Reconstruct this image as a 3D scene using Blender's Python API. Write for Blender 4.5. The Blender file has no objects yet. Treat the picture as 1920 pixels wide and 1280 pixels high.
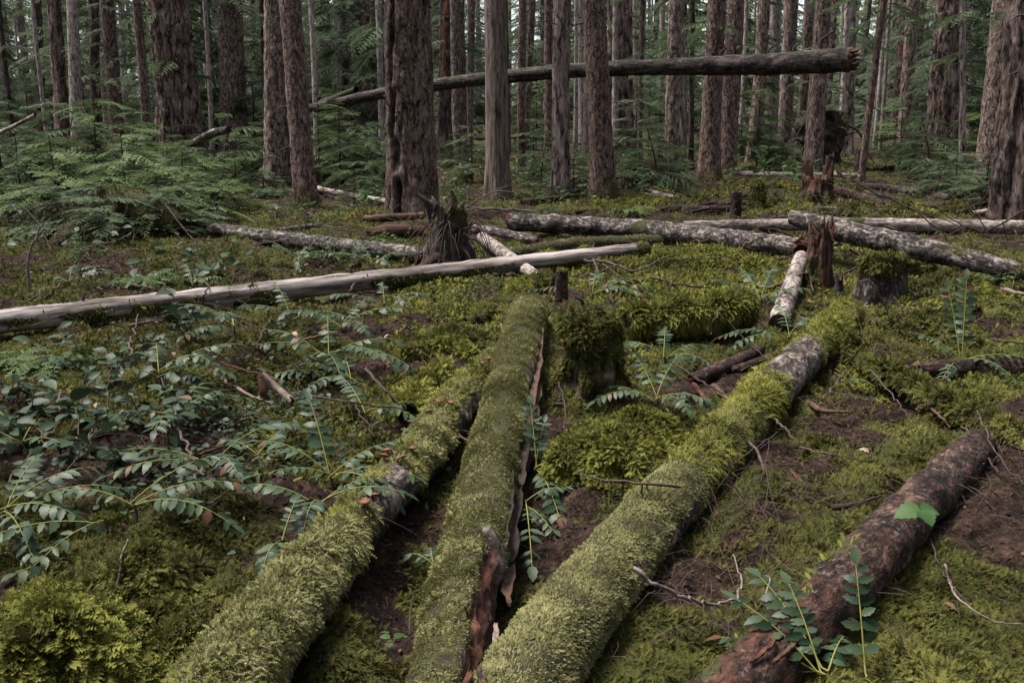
import bpy, math
import numpy as np
from mathutils import Vector, Matrix

S = bpy.context.scene
COL = S.collection
R = np.random.default_rng(11)
PI = math.pi

# ------------------------------------------------------------------ noise
_P = np.random.default_rng(3).permutation(256)
_P = np.concatenate([_P, _P, _P])
_G = np.random.default_rng(4).normal(size=(256, 3))
_G /= np.linalg.norm(_G, axis=1)[:, None]


def noise(p):
    p = np.asarray(p, float)
    i = np.floor(p).astype(np.int64)
    f = p - i
    u = f * f * f * (f * (f * 6 - 15) + 10)
    i &= 255
    res = 0
    for a in (0, 1):
        wa = u[..., 0] if a else 1 - u[..., 0]
        ha = _P[i[..., 0] + a]
        for b in (0, 1):
            wb = u[..., 1] if b else 1 - u[..., 1]
            hb = _P[ha + i[..., 1] + b]
            for c in (0, 1):
                wc = u[..., 2] if c else 1 - u[..., 2]
                g = _G[_P[hb + i[..., 2] + c]]
                d = (f[..., 0] - a) * g[..., 0] + (f[..., 1] - b) * g[..., 1] + (f[..., 2] - c) * g[..., 2]
                res = res + wa * wb * wc * d
    return res * 1.6


def fbm(p, o=3, gain=.5):
    p = np.asarray(p, float)
    s, a = 0, 1
    for k in range(o):
        s = s + a * noise(p * 2 ** k + 17.3 * k)
        a *= gain
    return s


def n2(x, y, f, z=0.):
    return noise(np.stack([x * f, y * f, np.zeros_like(x) + z], -1))


def sstep(a, b, x):
    t = np.clip((x - a) / (b - a), 0, 1)
    return t * t * (3 - 2 * t)


def unit(v):
    v = np.asarray(v, float)
    return v / np.maximum(np.linalg.norm(v, axis=-1, keepdims=True), 1e-9)


# ------------------------------------------------------------------ camera geometry
CAM_H, PITCH, FPX = 1.25, math.radians(12.2), 1867.0
_cp, _sp = math.cos(PITCH), math.sin(PITCH)


def ray(px, py):
    a, b = (px - 960) / FPX, -(py - 640) / FPX
    return np.array([a, _cp + _sp * b, -_sp + _cp * b])   # forward component 1


def slope(y):
    t = y - 7
    return .0125 * (np.sqrt(t * t + 4) + t)


# (px, py, half width x, half width y, height) : swells and hollows of the forest floor
SWELLS = [
    (1300, 505, .95, .75, .15), (400, 720, .30, .65, .22), (1430, 385, 1.0, .7, .26), (230, 405, 1.1, .8, .16),
    (780, 1040, .16, .6, -.10), (985, 1000, .20, .55, -.10), (1330, 1080, .16, .55, -.05), (470, 965, .22, .14, .08),
    (1600, 500, .7, .5, .08), (620, 560, .8, .5, -.05), (700, 790, .25, .3, .05), (1600, 1000, .3, .6, .03),
    (1150, 345, 1.5, 1.2, .12), (600, 345, 1.4, 1.0, .18), (1750, 400, 1.5, 1.0, .12), (280, 1010, .14, .1, .06),
    (1250, 660, .25, .2, -.05), (100, 760, .4, .4, .06), (560, 780, .2, .3, .06),
]
_SW = None


def _plane_hit(px, py):
    d = ray(px, py)
    t = np.geomspace(.8, 300, 4000)
    z = CAM_H + d[2] * t - slope(d[1] * t)
    k = int(np.argmax(z <= 0)) if (z <= 0).any() else len(t) - 1
    return d * t[k]


_SW = [(_plane_hit(a, b)[0], _plane_hit(a, b)[1], c, d, e) for a, b, c, d, e in SWELLS]


def smooth(x, y):
    z = slope(y)
    for cx, cy, sx, sy, h in _SW:
        z = z + h * np.exp(-((x - cx) / sx) ** 2 - ((y - cy) / sy) ** 2)
    return z


def rough(x, y):
    far = 1 + .8 * sstep(9, 25, y)
    z = smooth(x, y) + far * (.05 * n2(x, y, .8) + .04 * n2(x, y, 1.9, 5.))
    z = z + .085 * np.abs(n2(x, y, 3.6, 9.)) - .012 + .018 * n2(x, y, 9., 2.)
    return z


CARVE = []   # (points (n,3), radii)  of the logs that press into the floor


def ground_z(x, y, fine=True):
    z = rough(x, y)
    for C, r in CARVE:
        lo, hi = C.min(0) - .6, C.max(0) + .6
        m = (x > lo[0]) & (x < hi[0]) & (y > lo[1]) & (y < hi[1])
        if not m.any():
            continue
        xs, ys = x[m], y[m]
        best = np.full(xs.shape, 1e9)
        top = np.zeros(xs.shape)
        for k in range(len(C)):
            d = (xs - C[k, 0]) ** 2 + (ys - C[k, 1]) ** 2
            s = d < best
            best = np.where(s, d, best)
            top = np.where(s, C[k, 2] - .55 * r[k], top)
        d = np.sqrt(best)
        w = 1 - sstep(.8 * r.max(), 2.0 * r.max(), d)
        zz = z[m]
        z[m] = np.where(zz > top, zz + (top - zz) * w, zz)
    if fine:
        z = z + .004 * n2(x, y, 31., 4.)
    return z


def hit(px, py, lift=0., fn=smooth):
    """the point on the forest floor, or LIFT metres above it, that the photo shows at this pixel"""
    d = ray(px, py)
    t = np.geomspace(.8, 300, 1600)
    z = CAM_H + d[2] * t - fn(d[0] * t, d[1] * t) - lift
    k = int(np.argmax(z <= 0)) if (z <= 0).any() else len(t) - 1
    k = max(k, 1)
    z0, z1 = z[k - 1], z[k]
    u = z0 / (z0 - z1) if z0 > z1 else 1.
    tt = t[k - 1] + (t[k] - t[k - 1]) * min(max(u, 0), 1)
    p = d * tt
    p[2] += CAM_H
    return p


def at_depth(px, py, depth):
    d = ray(px, py)
    p = d * (depth / d[1])
    p[2] += CAM_H
    return p


def fwd(p):
    return p[1] * _cp - (p[2] - CAM_H) * _sp


def row_of(P):
    v = P - np.array([0, 0, CAM_H])
    f_ = v[..., 1] * _cp - v[..., 2] * _sp
    return 640 - FPX * (v[..., 1] * _sp + v[..., 2] * _cp) / np.maximum(f_, .05)


def metres(n, p):
    return n * fwd(p) / FPX


# ------------------------------------------------------------------ objects
def mesh(name, V, Fs, mats, mi=None, smooth_=True, attrs=None):
    """one mesh object from vertex and face arrays; Fs is a list of (n,k) index arrays"""
    me = bpy.data.meshes.new(name)
    V = np.asarray(V, np.float32).reshape(-1, 3)
    Fs = [np.asarray(f, np.int32) for f in Fs if len(f)]
    me.vertices.add(len(V))
    me.vertices.foreach_set('co', V.ravel())
    tot = np.concatenate([np.full(len(f), f.shape[1], np.int32) for f in Fs])
    idx = np.concatenate([f.ravel() for f in Fs])
    st = np.concatenate([[0], np.cumsum(tot)[:-1]]).astype(np.int32)
    me.loops.add(len(idx))
    me.loops.foreach_set('vertex_index', idx)
    me.polygons.add(len(tot))
    me.polygons.foreach_set('loop_start', st)
    me.polygons.foreach_set('loop_total', tot)
    if mi is not None:
        m = np.concatenate([np.full(len(f), k, np.int32) for f, k in zip(Fs, mi)])
        me.polygons.foreach_set('material_index', m)
    me.polygons.foreach_set('use_smooth', np.full(len(tot), bool(smooth_)))
    for k, v in (attrs or {}).items():
        a = me.attributes.new(k, 'FLOAT', 'POINT')
        a.data.foreach_set('value', np.asarray(v, np.float32).ravel())
    me.update()
    for m in (mats if isinstance(mats, (list, tuple)) else [mats]):
        me.materials.append(m)
    return me


def link(name, me, parent=None, loc=None):
    o = bpy.data.objects.new(name, me)
    COL.objects.link(o)
    if parent is not None:
        o.parent = parent
    if loc is not None:
        o.location = Vector([float(c) for c in loc])
    return o


def tag(o, label=None, cat=None, group=None, kind=None):
    if label:
        o['label'] = label
    if cat:
        o['category'] = cat
    if group:
        o['group'] = group
    if kind:
        o['kind'] = kind
    return o


def copy_tree(o, loc, rz=0., sc=1., label=None):
    c = o.copy()
    COL.objects.link(c)
    c.location = Vector([float(v) for v in loc])
    c.rotation_euler = (0, 0, rz)
    c.scale = (sc, sc, sc)
    if label:
        c['label'] = label
    for ch in list(o.children):
        d = ch.copy()
        COL.objects.link(d)
        d.parent = c
    return c


# ------------------------------------------------------------------ shapes
def frames(C, up=(0, 0, 1)):
    T = unit(np.gradient(C, axis=0))
    N = np.zeros_like(C)
    n = np.asarray(up, float)
    if abs(unit(n) @ T[0]) > .95:
        n = np.array([0., -1., 0.])
    for k in range(len(C)):
        n = n - T[k] * (n @ T[k])
        n = unit(n)
        N[k] = n
    return T, N, np.cross(N, T)


def spline(P, n):
    P = np.asarray(P, float)
    if len(P) == 2:
        t = np.linspace(0, 1, n)[:, None]
        return P[0] * (1 - t) + P[1] * t
    Q = np.vstack([2 * P[0] - P[1], P, 2 * P[-1] - P[-2]])
    t = np.linspace(0, len(P) - 1 - 1e-6, n)
    i = t.astype(int)
    u = (t - i)[:, None]
    a, b, c, d = Q[i], Q[i + 1], Q[i + 2], Q[i + 3]
    return .5 * (2 * b + (c - a) * u + (2 * a - 5 * b + 4 * c - d) * u ** 2 + (3 * b - a - 3 * c + d) * u ** 3)


def tube_grid(C, r, nt, disp=None, up=(0, 0, 1)):
    T, N, B = frames(C, up)
    th = np.linspace(0, 2 * PI, nt, endpoint=False)
    s = np.concatenate([[0], np.cumsum(np.linalg.norm(np.diff(C, axis=0), axis=1))])
    D = np.cos(th)[None, :, None] * N[:, None] + np.sin(th)[None, :, None] * B[:, None]
    rr = np.broadcast_to(np.asarray(r, float)[:, None], (len(C), nt)).copy()
    if disp is not None:
        SS, TT = np.meshgrid(s, th, indexing='ij')
        rr = rr * (1 + disp(SS, TT))
    return C[:, None] + rr[..., None] * D, D, s, th


def grid_faces(n, m, wrap=True, off=0):
    i = np.arange(n - 1)[:, None]
    j = np.arange(m if wrap else m - 1)[None, :]
    j2 = (j + 1) % m
    return np.stack([i * m + j, (i + 1) * m + j, (i + 1) * m + j2, i * m + j2], -1).reshape(-1, 4) + off


def tubes(chains, nt=5, tip=.25):
    """several tapering sticks as vertex and face arrays: chains = [(points, radius0, radius1)]"""
    Vs, Fs, off = [], [], 0
    for P, r0, r1 in chains:
        P = np.asarray(P, float)
        g, _, _, _ = tube_grid(P, np.linspace(r0, r1, len(P)), nt)
        Vs.append(g.reshape(-1, 3))
        Fs.append(grid_faces(len(P), nt, True, off))
        off += len(P) * nt
    return np.vstack(Vs), np.vstack(Fs)


def scatter_grid(V, n, rng):
    """n random points on a wrapped vertex grid: positions, normals, row and column as floats"""
    W = np.concatenate([V, V[:, :1]], 1)
    a, b, c, d = W[:-1, :-1], W[:-1, 1:], W[1:, 1:], W[1:, :-1]
    nr = np.cross(b - a, d - a)
    ar = np.linalg.norm(nr, axis=-1)
    p = ar.ravel() / ar.sum()
    k = np.searchsorted(np.cumsum(p), rng.random(n) * .999999)
    i, j = np.divmod(k, ar.shape[1])
    u, v = rng.random(n)[:, None], rng.random(n)[:, None]
    P = (a[i, j] * (1 - u) + d[i, j] * u) * (1 - v) + (b[i, j] * (1 - u) + c[i, j] * u) * v
    return P, unit(nr[i, j]), i + u[:, 0], j + v[:, 0]


def place(pv, pf, P, Y, Z, sc):
    """copies of a small shape: Y is its long axis, Z about its face normal, sc scale (n,) or (n,3)"""
    Y = unit(Y)
    X = unit(np.cross(Y, Z))
    Z = np.cross(X, Y)
    sc = np.asarray(sc, float)
    if sc.ndim == 1:
        sc = np.repeat(sc[:, None], 3, 1)
    v = pv[None] * sc[:, None, :]
    W = P[:, None] + v[..., :1] * X[:, None] + v[..., 1:2] * Y[:, None] + v[..., 2:] * Z[:, None]
    F = (pf[None] + (np.arange(len(P)) * len(pv))[:, None, None]).reshape(-1, pf.shape[1])
    return W.reshape(-1, 3), F


def merge(parts):
    Vs, Fs, off = [], [], 0
    for v, f in parts:
        Vs.append(v)
        Fs.append(f + off)
        off += len(v)
    return np.vstack(Vs), np.vstack(Fs)


def feather(levels=5, w=.3, bend=.25, lead=.22):
    """a small frond: a bent axis with pairs of pointed leaflets"""
    y = np.linspace(0, 1, levels + 1)
    st = np.stack([0 * y, y, -bend * y * y], 1)
    ww = w * np.sin(PI * np.clip(.18 + .8 * y[:-1], 0, 1)) + .03
    tr = np.stack([ww, y[:-1] + lead, -bend * y[:-1] ** 2 - .10 * ww], 1)
    tl = tr * [-1, 1, 1]
    V = np.vstack([st, tr, tl])
    L = levels + 1
    F = []
    for i in range(levels):
        F += [(i, L + i, i + 1), (i, i + 1, L + levels + i)]
    return V, np.array(F)


KITE = (np.array([(0, 0, 0), (.16, .42, .05), (0, 1, -.12), (-.16, .42, .05)], float), np.array([(0, 1, 2), (0, 2, 3)]))
FEATHERS = [feather(6, .21, .25, .20), feather(5, .26, .1, .22), feather(7, .17, .5, .17)]
STRANDS = [feather(7, .12, .55, .16), feather(6, .15, .35, .2), feather(8, .10, .7, .15)]
FEATHERS_TINY = [feather(3, .26, .2, .30)]
FEATHERS_FAR = [feather(4, .24, .2, .26)]
# ------------------------------------------------------------------ materials
class NT:
    def __init__(s, name):
        s.m = bpy.data.materials.new(name)
        s.m.use_nodes = True
        s.t = s.m.node_tree
        s.t.nodes.clear()

    def n(s, typ, **kw):
        nd = s.t.nodes.new('ShaderNode' + typ)
        for k, v in kw.items():
            if hasattr(nd, k) and k not in ('Scale',):
                setattr(nd, k, v)
        return nd

    def l(s, a, b):
        s.t.links.new(a, b)

    def coord(s, scale=(1, 1, 1), kind='Object'):
        tc = s.n('TexCoord')
        mp = s.n('Mapping')
        mp.inputs['Scale'].default_value = scale
        s.l(tc.outputs[kind], mp.inputs[0])
        return mp.outputs[0]

    def noise(s, vec, scale, detail=4, rough=.55, dist=0.):
        t = s.n('TexNoise')
        t.inputs['Scale'].default_value = scale
        t.inputs['Detail'].default_value = detail
        t.inputs['Roughness'].default_value = rough
        t.inputs['Distortion'].default_value = dist
        s.l(vec, t.inputs['Vector'])
        return t.outputs['Fac']

    def voro(s, vec, scale, feature='DISTANCE_TO_EDGE'):
        w = s.n('TexNoise')
        w.inputs['Scale'].default_value = scale * .7
        w.inputs['Detail'].default_value = 4
        s.l(vec, w.inputs['Vector'])
        ad = s.n('VectorMath')
        ad.operation = 'MULTIPLY_ADD'
        s.l(w.outputs['Color'], ad.inputs[0])
        ad.inputs[1].default_value = (2.2 / scale,) * 3
        s.l(vec, ad.inputs[2])
        vec = ad.outputs[0]
        t = s.n('TexVoronoi')
        t.feature = feature
        t.inputs['Scale'].default_value = scale
        s.l(vec, t.inputs['Vector'])
        return t.outputs['Distance']

    def ramp(s, fac, stops):
        r = s.n('ValToRGB')
        e = r.color_ramp.elements
        while len(e) < len(stops):
            e.new(.5)
        for k, (p, c) in enumerate(stops):
            e[k].position = p
            e[k].color = (*c, 1) if isinstance(c, tuple) else (c, c, c, 1)
        s.l(fac, r.inputs[0])
        return r.outputs[0]

    def mix(s, f, a, b, blend='MIX'):
        m = s.n('Mix')
        m.data_type = 'RGBA'
        m.blend_type = blend
        for sock, v in ((m.inputs['Factor'], f), (m.inputs[6], a), (m.inputs[7], b)):
            if isinstance(v, (int, float)):
                sock.default_value = v if sock.type == 'VALUE' else (v, v, v, 1)
            elif isinstance(v, tuple):
                sock.default_value = (*v, 1)
            else:
                s.l(v, sock)
        return m.outputs[2]

    def math(s, op, a, b=0., c=None):
        m = s.n('Math')
        m.operation = op
        for k, v in enumerate((a, b) if c is None else (a, b, c)):
            if isinstance(v, (int, float)):
                m.inputs[k].default_value = v
            else:
                s.l(v, m.inputs[k])
        return m.outputs[0]

    def attr(s, name):
        a = s.n('Attribute')
        a.attribute_name = name
        return a.outputs['Fac']

    def island(s):
        return s.n('NewGeometry').outputs['Random Per Island']

    def objrand(s):
        return s.n('ObjectInfo').outputs['Random']

    def out(s, col, rough=.9, bump=None, bstr=.5, bdist=.01, spec=.25, trans=0., tcol=None):
        p = s.n('BsdfPrincipled')
        if isinstance(col, tuple):
            p.inputs['Base Color'].default_value = (*col, 1)
        else:
            s.l(col, p.inputs['Base Color'])
        if isinstance(rough, (int, float)):
            p.inputs['Roughness'].default_value = rough
        else:
            s.l(rough, p.inputs['Roughness'])
        p.inputs['Specular IOR Level'].default_value = spec
        if bump is not None:
            b = s.n('Bump')
            b.inputs['Strength'].default_value = bstr
            b.inputs['Distance'].default_value = bdist
            s.l(bump, b.inputs['Height'])
            s.l(b.outputs[0], p.inputs['Normal'])
        o = s.n('OutputMaterial')
        sh = p.outputs[0]
        if trans > 0:
            tr = s.n('BsdfTranslucent')
            c = tcol if tcol is not None else col
            if isinstance(c, tuple):
                tr.inputs[0].default_value = (*c, 1)
            else:
                s.l(c, tr.inputs[0])
            mx = s.n('MixShader')
            mx.inputs[0].default_value = trans
            s.l(sh, mx.inputs[1])
            s.l(tr.outputs[0], mx.inputs[2])
            sh = mx.outputs[0]
        s.l(sh, o.inputs[0])
        return s.m


def moss_stops(dark, mid, light, brown):
    return [(.0, brown), (.22, dark), (.55, mid), (1., light)]


def mat_moss_blades(name, dark, mid, light, brown, scale=3.):
    m = NT(name)
    v = m.coord()
    n = m.noise(v, scale, 4, .6)
    n2_ = m.noise(v, scale * 5, 2)
    f = m.math('ADD', m.math('MULTIPLY', n, .9), m.math('MULTIPLY', m.island(), .36))
    f = m.math('ADD', f, m.math('MULTIPLY', n2_, .5))
    big = m.noise(v, scale * .35, 3, .6)
    f = m.math('ADD', f, m.math('MULTIPLY', m.math('SUBTRACT', big, .5), .9))
    f = m.math('SUBTRACT', f, .42)
    c = m.ramp(f, moss_stops(dark, mid, light, brown))
    return m.out(c, .85, spec=.12, trans=.22)


def mat_bark(name, dark, mid, light, k=9., stretch=.16, lichen=.3, moss=.4, mosscol=(.034, .040, .010), plate=False, base_moss=.5, bstr=.8, bdist=.02):
    m = NT(name)
    v = m.coord((1, 1, stretch))
    v1 = m.coord((1, 1, .6))
    rnd = m.objrand()
    n = m.noise(v, k, 7, .62, .4)
    n_f = m.noise(v, k * 3.6, 4, .6)
    f = m.math('ADD', m.math('MULTIPLY', n, .7), m.math('MULTIPLY', n_f, .35))
    if plate:
        vo = m.voro(v, k * .9)
        vo = m.math('MINIMUM', m.math('MULTIPLY', vo, 5.), .5)
        f = m.math('ADD', m.math('MULTIPLY', f, .80), m.math('MULTIPLY', vo, .22))
    c = m.ramp(f, [(.40, tuple(x * .6 for x in dark)), (.50, mid), (.60, light)])
    # patches of a greyer and a redder tone
    big = m.noise(v1, 2.2, 3)
    if k == 16.:
        c = m.mix(m.attr('hollow'), c, (.010, .007, .006))  # dark rotten wood, with the shade of the hollows put into its colour
    c = m.mix(m.math('MULTIPLY', big, .5), c, m.mix(1., c, (.92, .84, .82), 'MULTIPLY'))
    # pale lichen flecks
    li = m.noise(v1, 26., 5, .7)
    li = m.ramp(li, [(.57, 0.), (.63, 1.)])
    li2 = m.ramp(m.noise(v1, 3.1, 2), [(.42, 0.), (.62, 1.)])
    c = m.mix(m.math('MULTIPLY', m.math('MULTIPLY', li, li2), lichen), c, (.27, .27, .26))
    # moss in patches and about the foot
    sx = m.n('SeparateXYZ')
    tc = m.n('TexCoord')
    m.l(tc.outputs['Object'], sx.inputs[0])
    foot = m.math('MULTIPLY', m.math('SUBTRACT', .55, sx.outputs[2]), base_moss * 1.1)
    foot = m.math('MAXIMUM', foot, 0.)
    mo = m.math('ADD', m.noise(v1, 4.6, 5, .65), m.math('MULTIPLY', foot, .55))
    mo = m.ramp(mo, [(.60, 0.), (.72, 1.)])
    c = m.mix(m.math('MULTIPLY', mo, moss), c, mosscol)
    v_ = m.math('ADD', m.math('MULTIPLY', rnd, .5), .78)
    cc = m.n('HueSaturation')
    m.l(v_, cc.inputs['Value'])
    m.l(c, cc.inputs['Color'])
    return m.out(cc.outputs[0], .92, bump=f, bstr=bstr, bdist=bdist, spec=.15)


def mat_log(name, dark, mid, light, k=10., stretch=.5, lichen=.4, mosscol=(.040, .043, .014), redrot=(.070, .028, .017), bdist=.008, pos=(.44, .54, .66)):
    """bark of a fallen log; the mesh carries attributes: moss (0..1) and rot (0..1), 'along' for the grain"""
    m = NT(name)
    uv = m.n('CombineXYZ')
    a, b, c_ = m.attr('gx'), m.attr('gy'), m.attr('gz')
    m.l(a, uv.inputs[0])
    m.l(b, uv.inputs[1])
    m.l(m.math('MULTIPLY', c_, stretch), uv.inputs[2])
    v = uv.outputs[0]
    uv2 = m.n('CombineXYZ')
    m.l(a, uv2.inputs[0])
    m.l(b, uv2.inputs[1])
    m.l(m.math('MULTIPLY', c_, .9), uv2.inputs[2])
    v1 = uv2.outputs[0]
    n = m.noise(v, k, 7, .65, .3)
    nf = m.noise(v, k * 4, 4, .65)
    f = m.math('ADD', m.math('MULTIPLY', n, .7), m.math('MULTIPLY', nf, .4))
    c = m.ramp(f, [(pos[0], dark), (pos[1], mid), (pos[2], light)])
    li = m.ramp(m.noise(v1, k * 2.5, 6, .75), [(.55, 0.), (.62, 1.)])
    li2 = m.ramp(m.noise(v1, 4., 2), [(.38, 0.), (.6, 1.)])
    c = m.mix(m.math('MULTIPLY', m.math('MULTIPLY', li, li2), lichen), c, (.33, .31, .28))
    rt = m.ramp(m.noise(v, k * 2, 5, .6), [(.35, tuple(x * .25 for x in redrot)), (.55, redrot), (.8, tuple(min(1, x * 2) for x in redrot))])
    c = m.mix(m.attr('rot'), c, rt)
    mo = m.ramp(m.math('ADD', m.attr('moss'), m.math('MULTIPLY', m.math('SUBTRACT', m.noise(v1, 30., 3), .5), .9)), [(.4, 0.), (.6, 1.)])
    mc = m.mix(m.ramp(m.noise(v1, 45., 5, .7), [(.42, 0.), (.58, 1.)]), (.018, .012, .008), mosscol)
    c = m.mix(mo, c, mc)
    return m.out(c, .9, bump=f, bstr=.8, bdist=bdist, spec=.2)


def mat_leaf(name, c0, c1, rough=.42, spec=.4, trans=.18, vein=True, old=None):
    m = NT(name)
    c = m.mix(m.island(), c0, c1)
    v = m.coord()
    c = m.mix(m.math('MULTIPLY', m.noise(v, 60., 3), .35), c, tuple(x * .55 for x in c0))
    if old:
        r = m.ramp(m.math('FRACT', m.math('MULTIPLY', m.island(), 13.7)), [(.990, 0.), (.994, 1.)])
        c = m.mix(r, c, old)
    return m.out(c, rough, spec=spec, trans=trans, bump=m.noise(v, 90., 2), bstr=.15, bdist=.004)


def mat_simple(name, c0, c1, scale, rough=.9, stretch=(1, 1, 1), spec=.2, bdist=.004):
    m = NT(name)
    v = m.coord(stretch)
    n = m.noise(v, scale, 6, .65)
    c = m.ramp(n, [(.32, c0), (.68, c1)])
    c = m.mix(m.math('MULTIPLY', m.island(), .45), c, tuple(x * .5 for x in c0))
    return m.out(c, rough, bump=n, bstr=.7, bdist=bdist, spec=spec)


MOSS_SAGE = mat_moss_blades('moss_sage', (.072, .072, .028), (.195, .188, .080), (.34, .32, .165), (.15, .095, .050), 4.5)
MOSS_GOLD = mat_moss_blades('moss_gold', (.040, .045, .009), (.138, .140, .028), (.262, .25, .070), (.10, .070, .028), 3.5)
MOSS_DEEP = mat_moss_blades('moss_deep', (.022, .023, .006), (.080, .080, .018), (.164, .158, .044), (.080, .050, .020), 3.)
MOSS_FLOOR = mat_moss_blades('moss_floor', (.020, .021, .006), (.074, .074, .017), (.168, .160, .044), (.085, .050, .024), 1.6)
MOSS_RUST = mat_moss_blades('moss_rust', (.055, .042, .014), (.12, .080, .030), (.20, .14, .055), (.13, .068, .028), 5.)

BARK = {
    'fir': mat_bark('bark_fir', (.011, .008, .007), (0.074, 0.050, 0.043), (0.218, 0.161, 0.146), 8.5, .26, .45, .35, plate=True, bdist=.05),
    'firgrey': mat_bark('bark_fir_grey', (.020, .016, .015), (0.143, 0.109, 0.099), (0.306, 0.247, 0.230), 10., .24, .5, .3, plate=True, bdist=.035),
    'hem': mat_bark('bark_hemlock', (.016, .012, .011), (0.094, 0.067, 0.055), (0.257, 0.194, 0.174), 20., .38, .45, .45, plate=True, bdist=.025),
    'brown': mat_bark('bark_brown', (.017, .012, .010), (0.089, 0.058, 0.048), (0.226, 0.158, 0.139), 24., .40, .4, .35, plate=True, bdist=.02),
    'cedar': mat_bark('bark_cedar', (.024, .017, .014), (.085, .064, .055), (.17, .138, .124), 26., .09, .5, .3, bdist=.015),
    'grey': mat_bark('bark_grey', (.040, .034, .032), (0.174, 0.144, 0.133), (0.354, 0.295, 0.278), 22., .35, .6, .35, bdist=.015),
    'dark': mat_bark('bark_dark', (.009, .007, .006), (0.050, 0.036, 0.032), (0.116, 0.084, 0.077), 12., .25, .25, .3, plate=True, bdist=.025),
    'yellow': mat_bark('bark_mossy', (.05, .045, .015), (0.253, 0.202, 0.042), (0.418, 0.317, 0.070), 14., .4, .2, .9, (.15, .13, .02)),
}
LOGM = {
    'mossy': mat_log('log_bark_mossy', (.007, .005, .005), (.034, .025, .021), (.19, .155, .140), 16, .5, .55, bdist=.02),
    'bare': mat_log('log_weathered', (.034, .026, .022), (.135, .110, .100), (.33, .29, .275), 12, .09, .3, bdist=.012),
    'birch': mat_log('log_flaky', (.006, .005, .004), (.038, .030, .027), (.24, .205, .19), 15, .5, .5, bdist=.02, pos=(.47, .57, .69)),
    'pale': mat_log('log_pale_bark', (.030, .023, .020), (.125, .10, .09), (.30, .255, .235), 12, .4, .5, bdist=.012),
    'brown': mat_log('log_brown', (.003, .002, .002), (.024, .011, .008), (.112, .064, .048), 22, .6, .25, bdist=.03, redrot=(.060, .026, .016), pos=(.46, .57, .70)),
    'dark': mat_log('log_dark', (.005, .004, .003), (.022, .016, .014), (.085, .066, .060), 13, .3, .4, bdist=.02, pos=(.44, .55, .68)),
    'red': mat_log('log_red_rotten', (.008, .005, .004), (.042, .022, .016), (.11, .058, .042), 14, .14, .15, redrot=(.055, .026, .017), bdist=.02),
    'deep': mat_log('log_mossed_over', (.010, .008, .006), (.036, .029, .017), (.075, .060, .042), 11, .5, .2, (.034, .037, .012)),
}
WOOD_RED = mat_simple('split_wood_red', (.022, .009, .006), (.135, .055, .034), 26., .85, (1, 1, .3))
WOOD_PALE = mat_simple('split_wood_pale', (.10, .070, .055), (.30, .235, .20), 30., .85)
WOOD_DARK = mat_simple('rotten_wood_dark', (.008, .006, .005), (.05, .033, .026), 20., .95)
WOOD_BROWN = mat_simple('split_wood_brown', (.026, .014, .010), (.13, .075, .052), 24., .9)
TWIG = mat_simple('twig_bark', (.030, .019, .015), (.12, .082, .068), 40., .85)
TWIG_GREY = mat_simple('twig_grey', (.08, .062, .058), (.26, .215, .20), 35., .85)
TWIG_DARK = mat_simple('twig_dark', (.018, .012, .010), (.07, .048, .040), 40., .9)
STALK = mat_simple('stalk_yellow_green', (.10, .105, .022), (.22, .21, .055), 20., .6)
STALK_RED = mat_simple('stalk_reddish', (.06, .028, .014), (.13, .075, .032), 20., .7)
LEAF_MAHONIA = mat_leaf('leaf_holly_grape', (.008, .024, .010), (.050, .076, .038), .46, .18, .14, old=(.075, .035, .02))
LEAF_SALAL = mat_leaf('leaf_broad', (.008, .024, .010), (.046, .070, .036), .48, .18, .18, old=(.11, .07, .045))
LEAF_LIGHT = mat_leaf('leaf_light_green', (.026, .066, .016), (.065, .118, .036), .55, .2, .3)
LEAF_LIME = mat_leaf('leaf_lime', (.10, .15, .03), (.17, .21, .06), .55, .3, .35)
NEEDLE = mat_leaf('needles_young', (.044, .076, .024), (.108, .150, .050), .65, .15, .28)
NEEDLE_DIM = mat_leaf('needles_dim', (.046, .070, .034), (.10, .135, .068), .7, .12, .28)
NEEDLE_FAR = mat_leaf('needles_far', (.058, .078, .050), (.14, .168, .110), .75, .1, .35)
LEAF_FAR = mat_leaf('leaves_far_painted_light', (.14, .19, .08), (.30, .34, .17), .6, .2, .4)  # leaf colour raised to paint the stronger sky light in the far wood
LEAF_DEAD = mat_leaf('leaf_dead', (.13, .075, .045), (.32, .235, .19), .8, .2, .1)
MUSH = mat_simple('mushroom_skin', (.10, .032, .020), (.19, .075, .048), 30., .6)
MUSH_STEM = mat_simple('mushroom_stem', (.15, .09, .06), (.25, .17, .12), 30., .7)


LITTER = mat_leaf('litter_bits', (.010, .006, .004), (.105, .058, .038), .9, .1, .05)


def mat_ground():
    m = NT('forest_floor')
    v = m.coord()
    n1 = m.noise(v, 14., 8, .7)
    n3 = m.noise(v, 60., 4, .7)
    f = m.math('ADD', m.math('MULTIPLY', n1, .6), m.math('MULTIPLY', n3, .4))
    lit = m.ramp(f, [(.40, (.004, .003, .002)), (.5, (.020, .012, .009)), (.62, (.066, .039, .029))])
    mos = m.ramp(f, [(.32, (.014, .017, .005)), (.52, (.042, .048, .012)), (.7, (.075, .080, .020))])
    k = m.ramp(m.math('ADD', m.attr('moss'), m.math('MULTIPLY', m.math('SUBTRACT', n1, .5), .9)), [(.38, 0.), (.6, 1.)])
    c = m.mix(k, lit, mos)
    return m.out(c, .95, bump=f, bstr=1., bdist=.05, spec=.1)


GROUND = mat_ground()
# ------------------------------------------------------------------ fallen logs
def rint(n):
    return int(R.integers(0, n))


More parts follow.
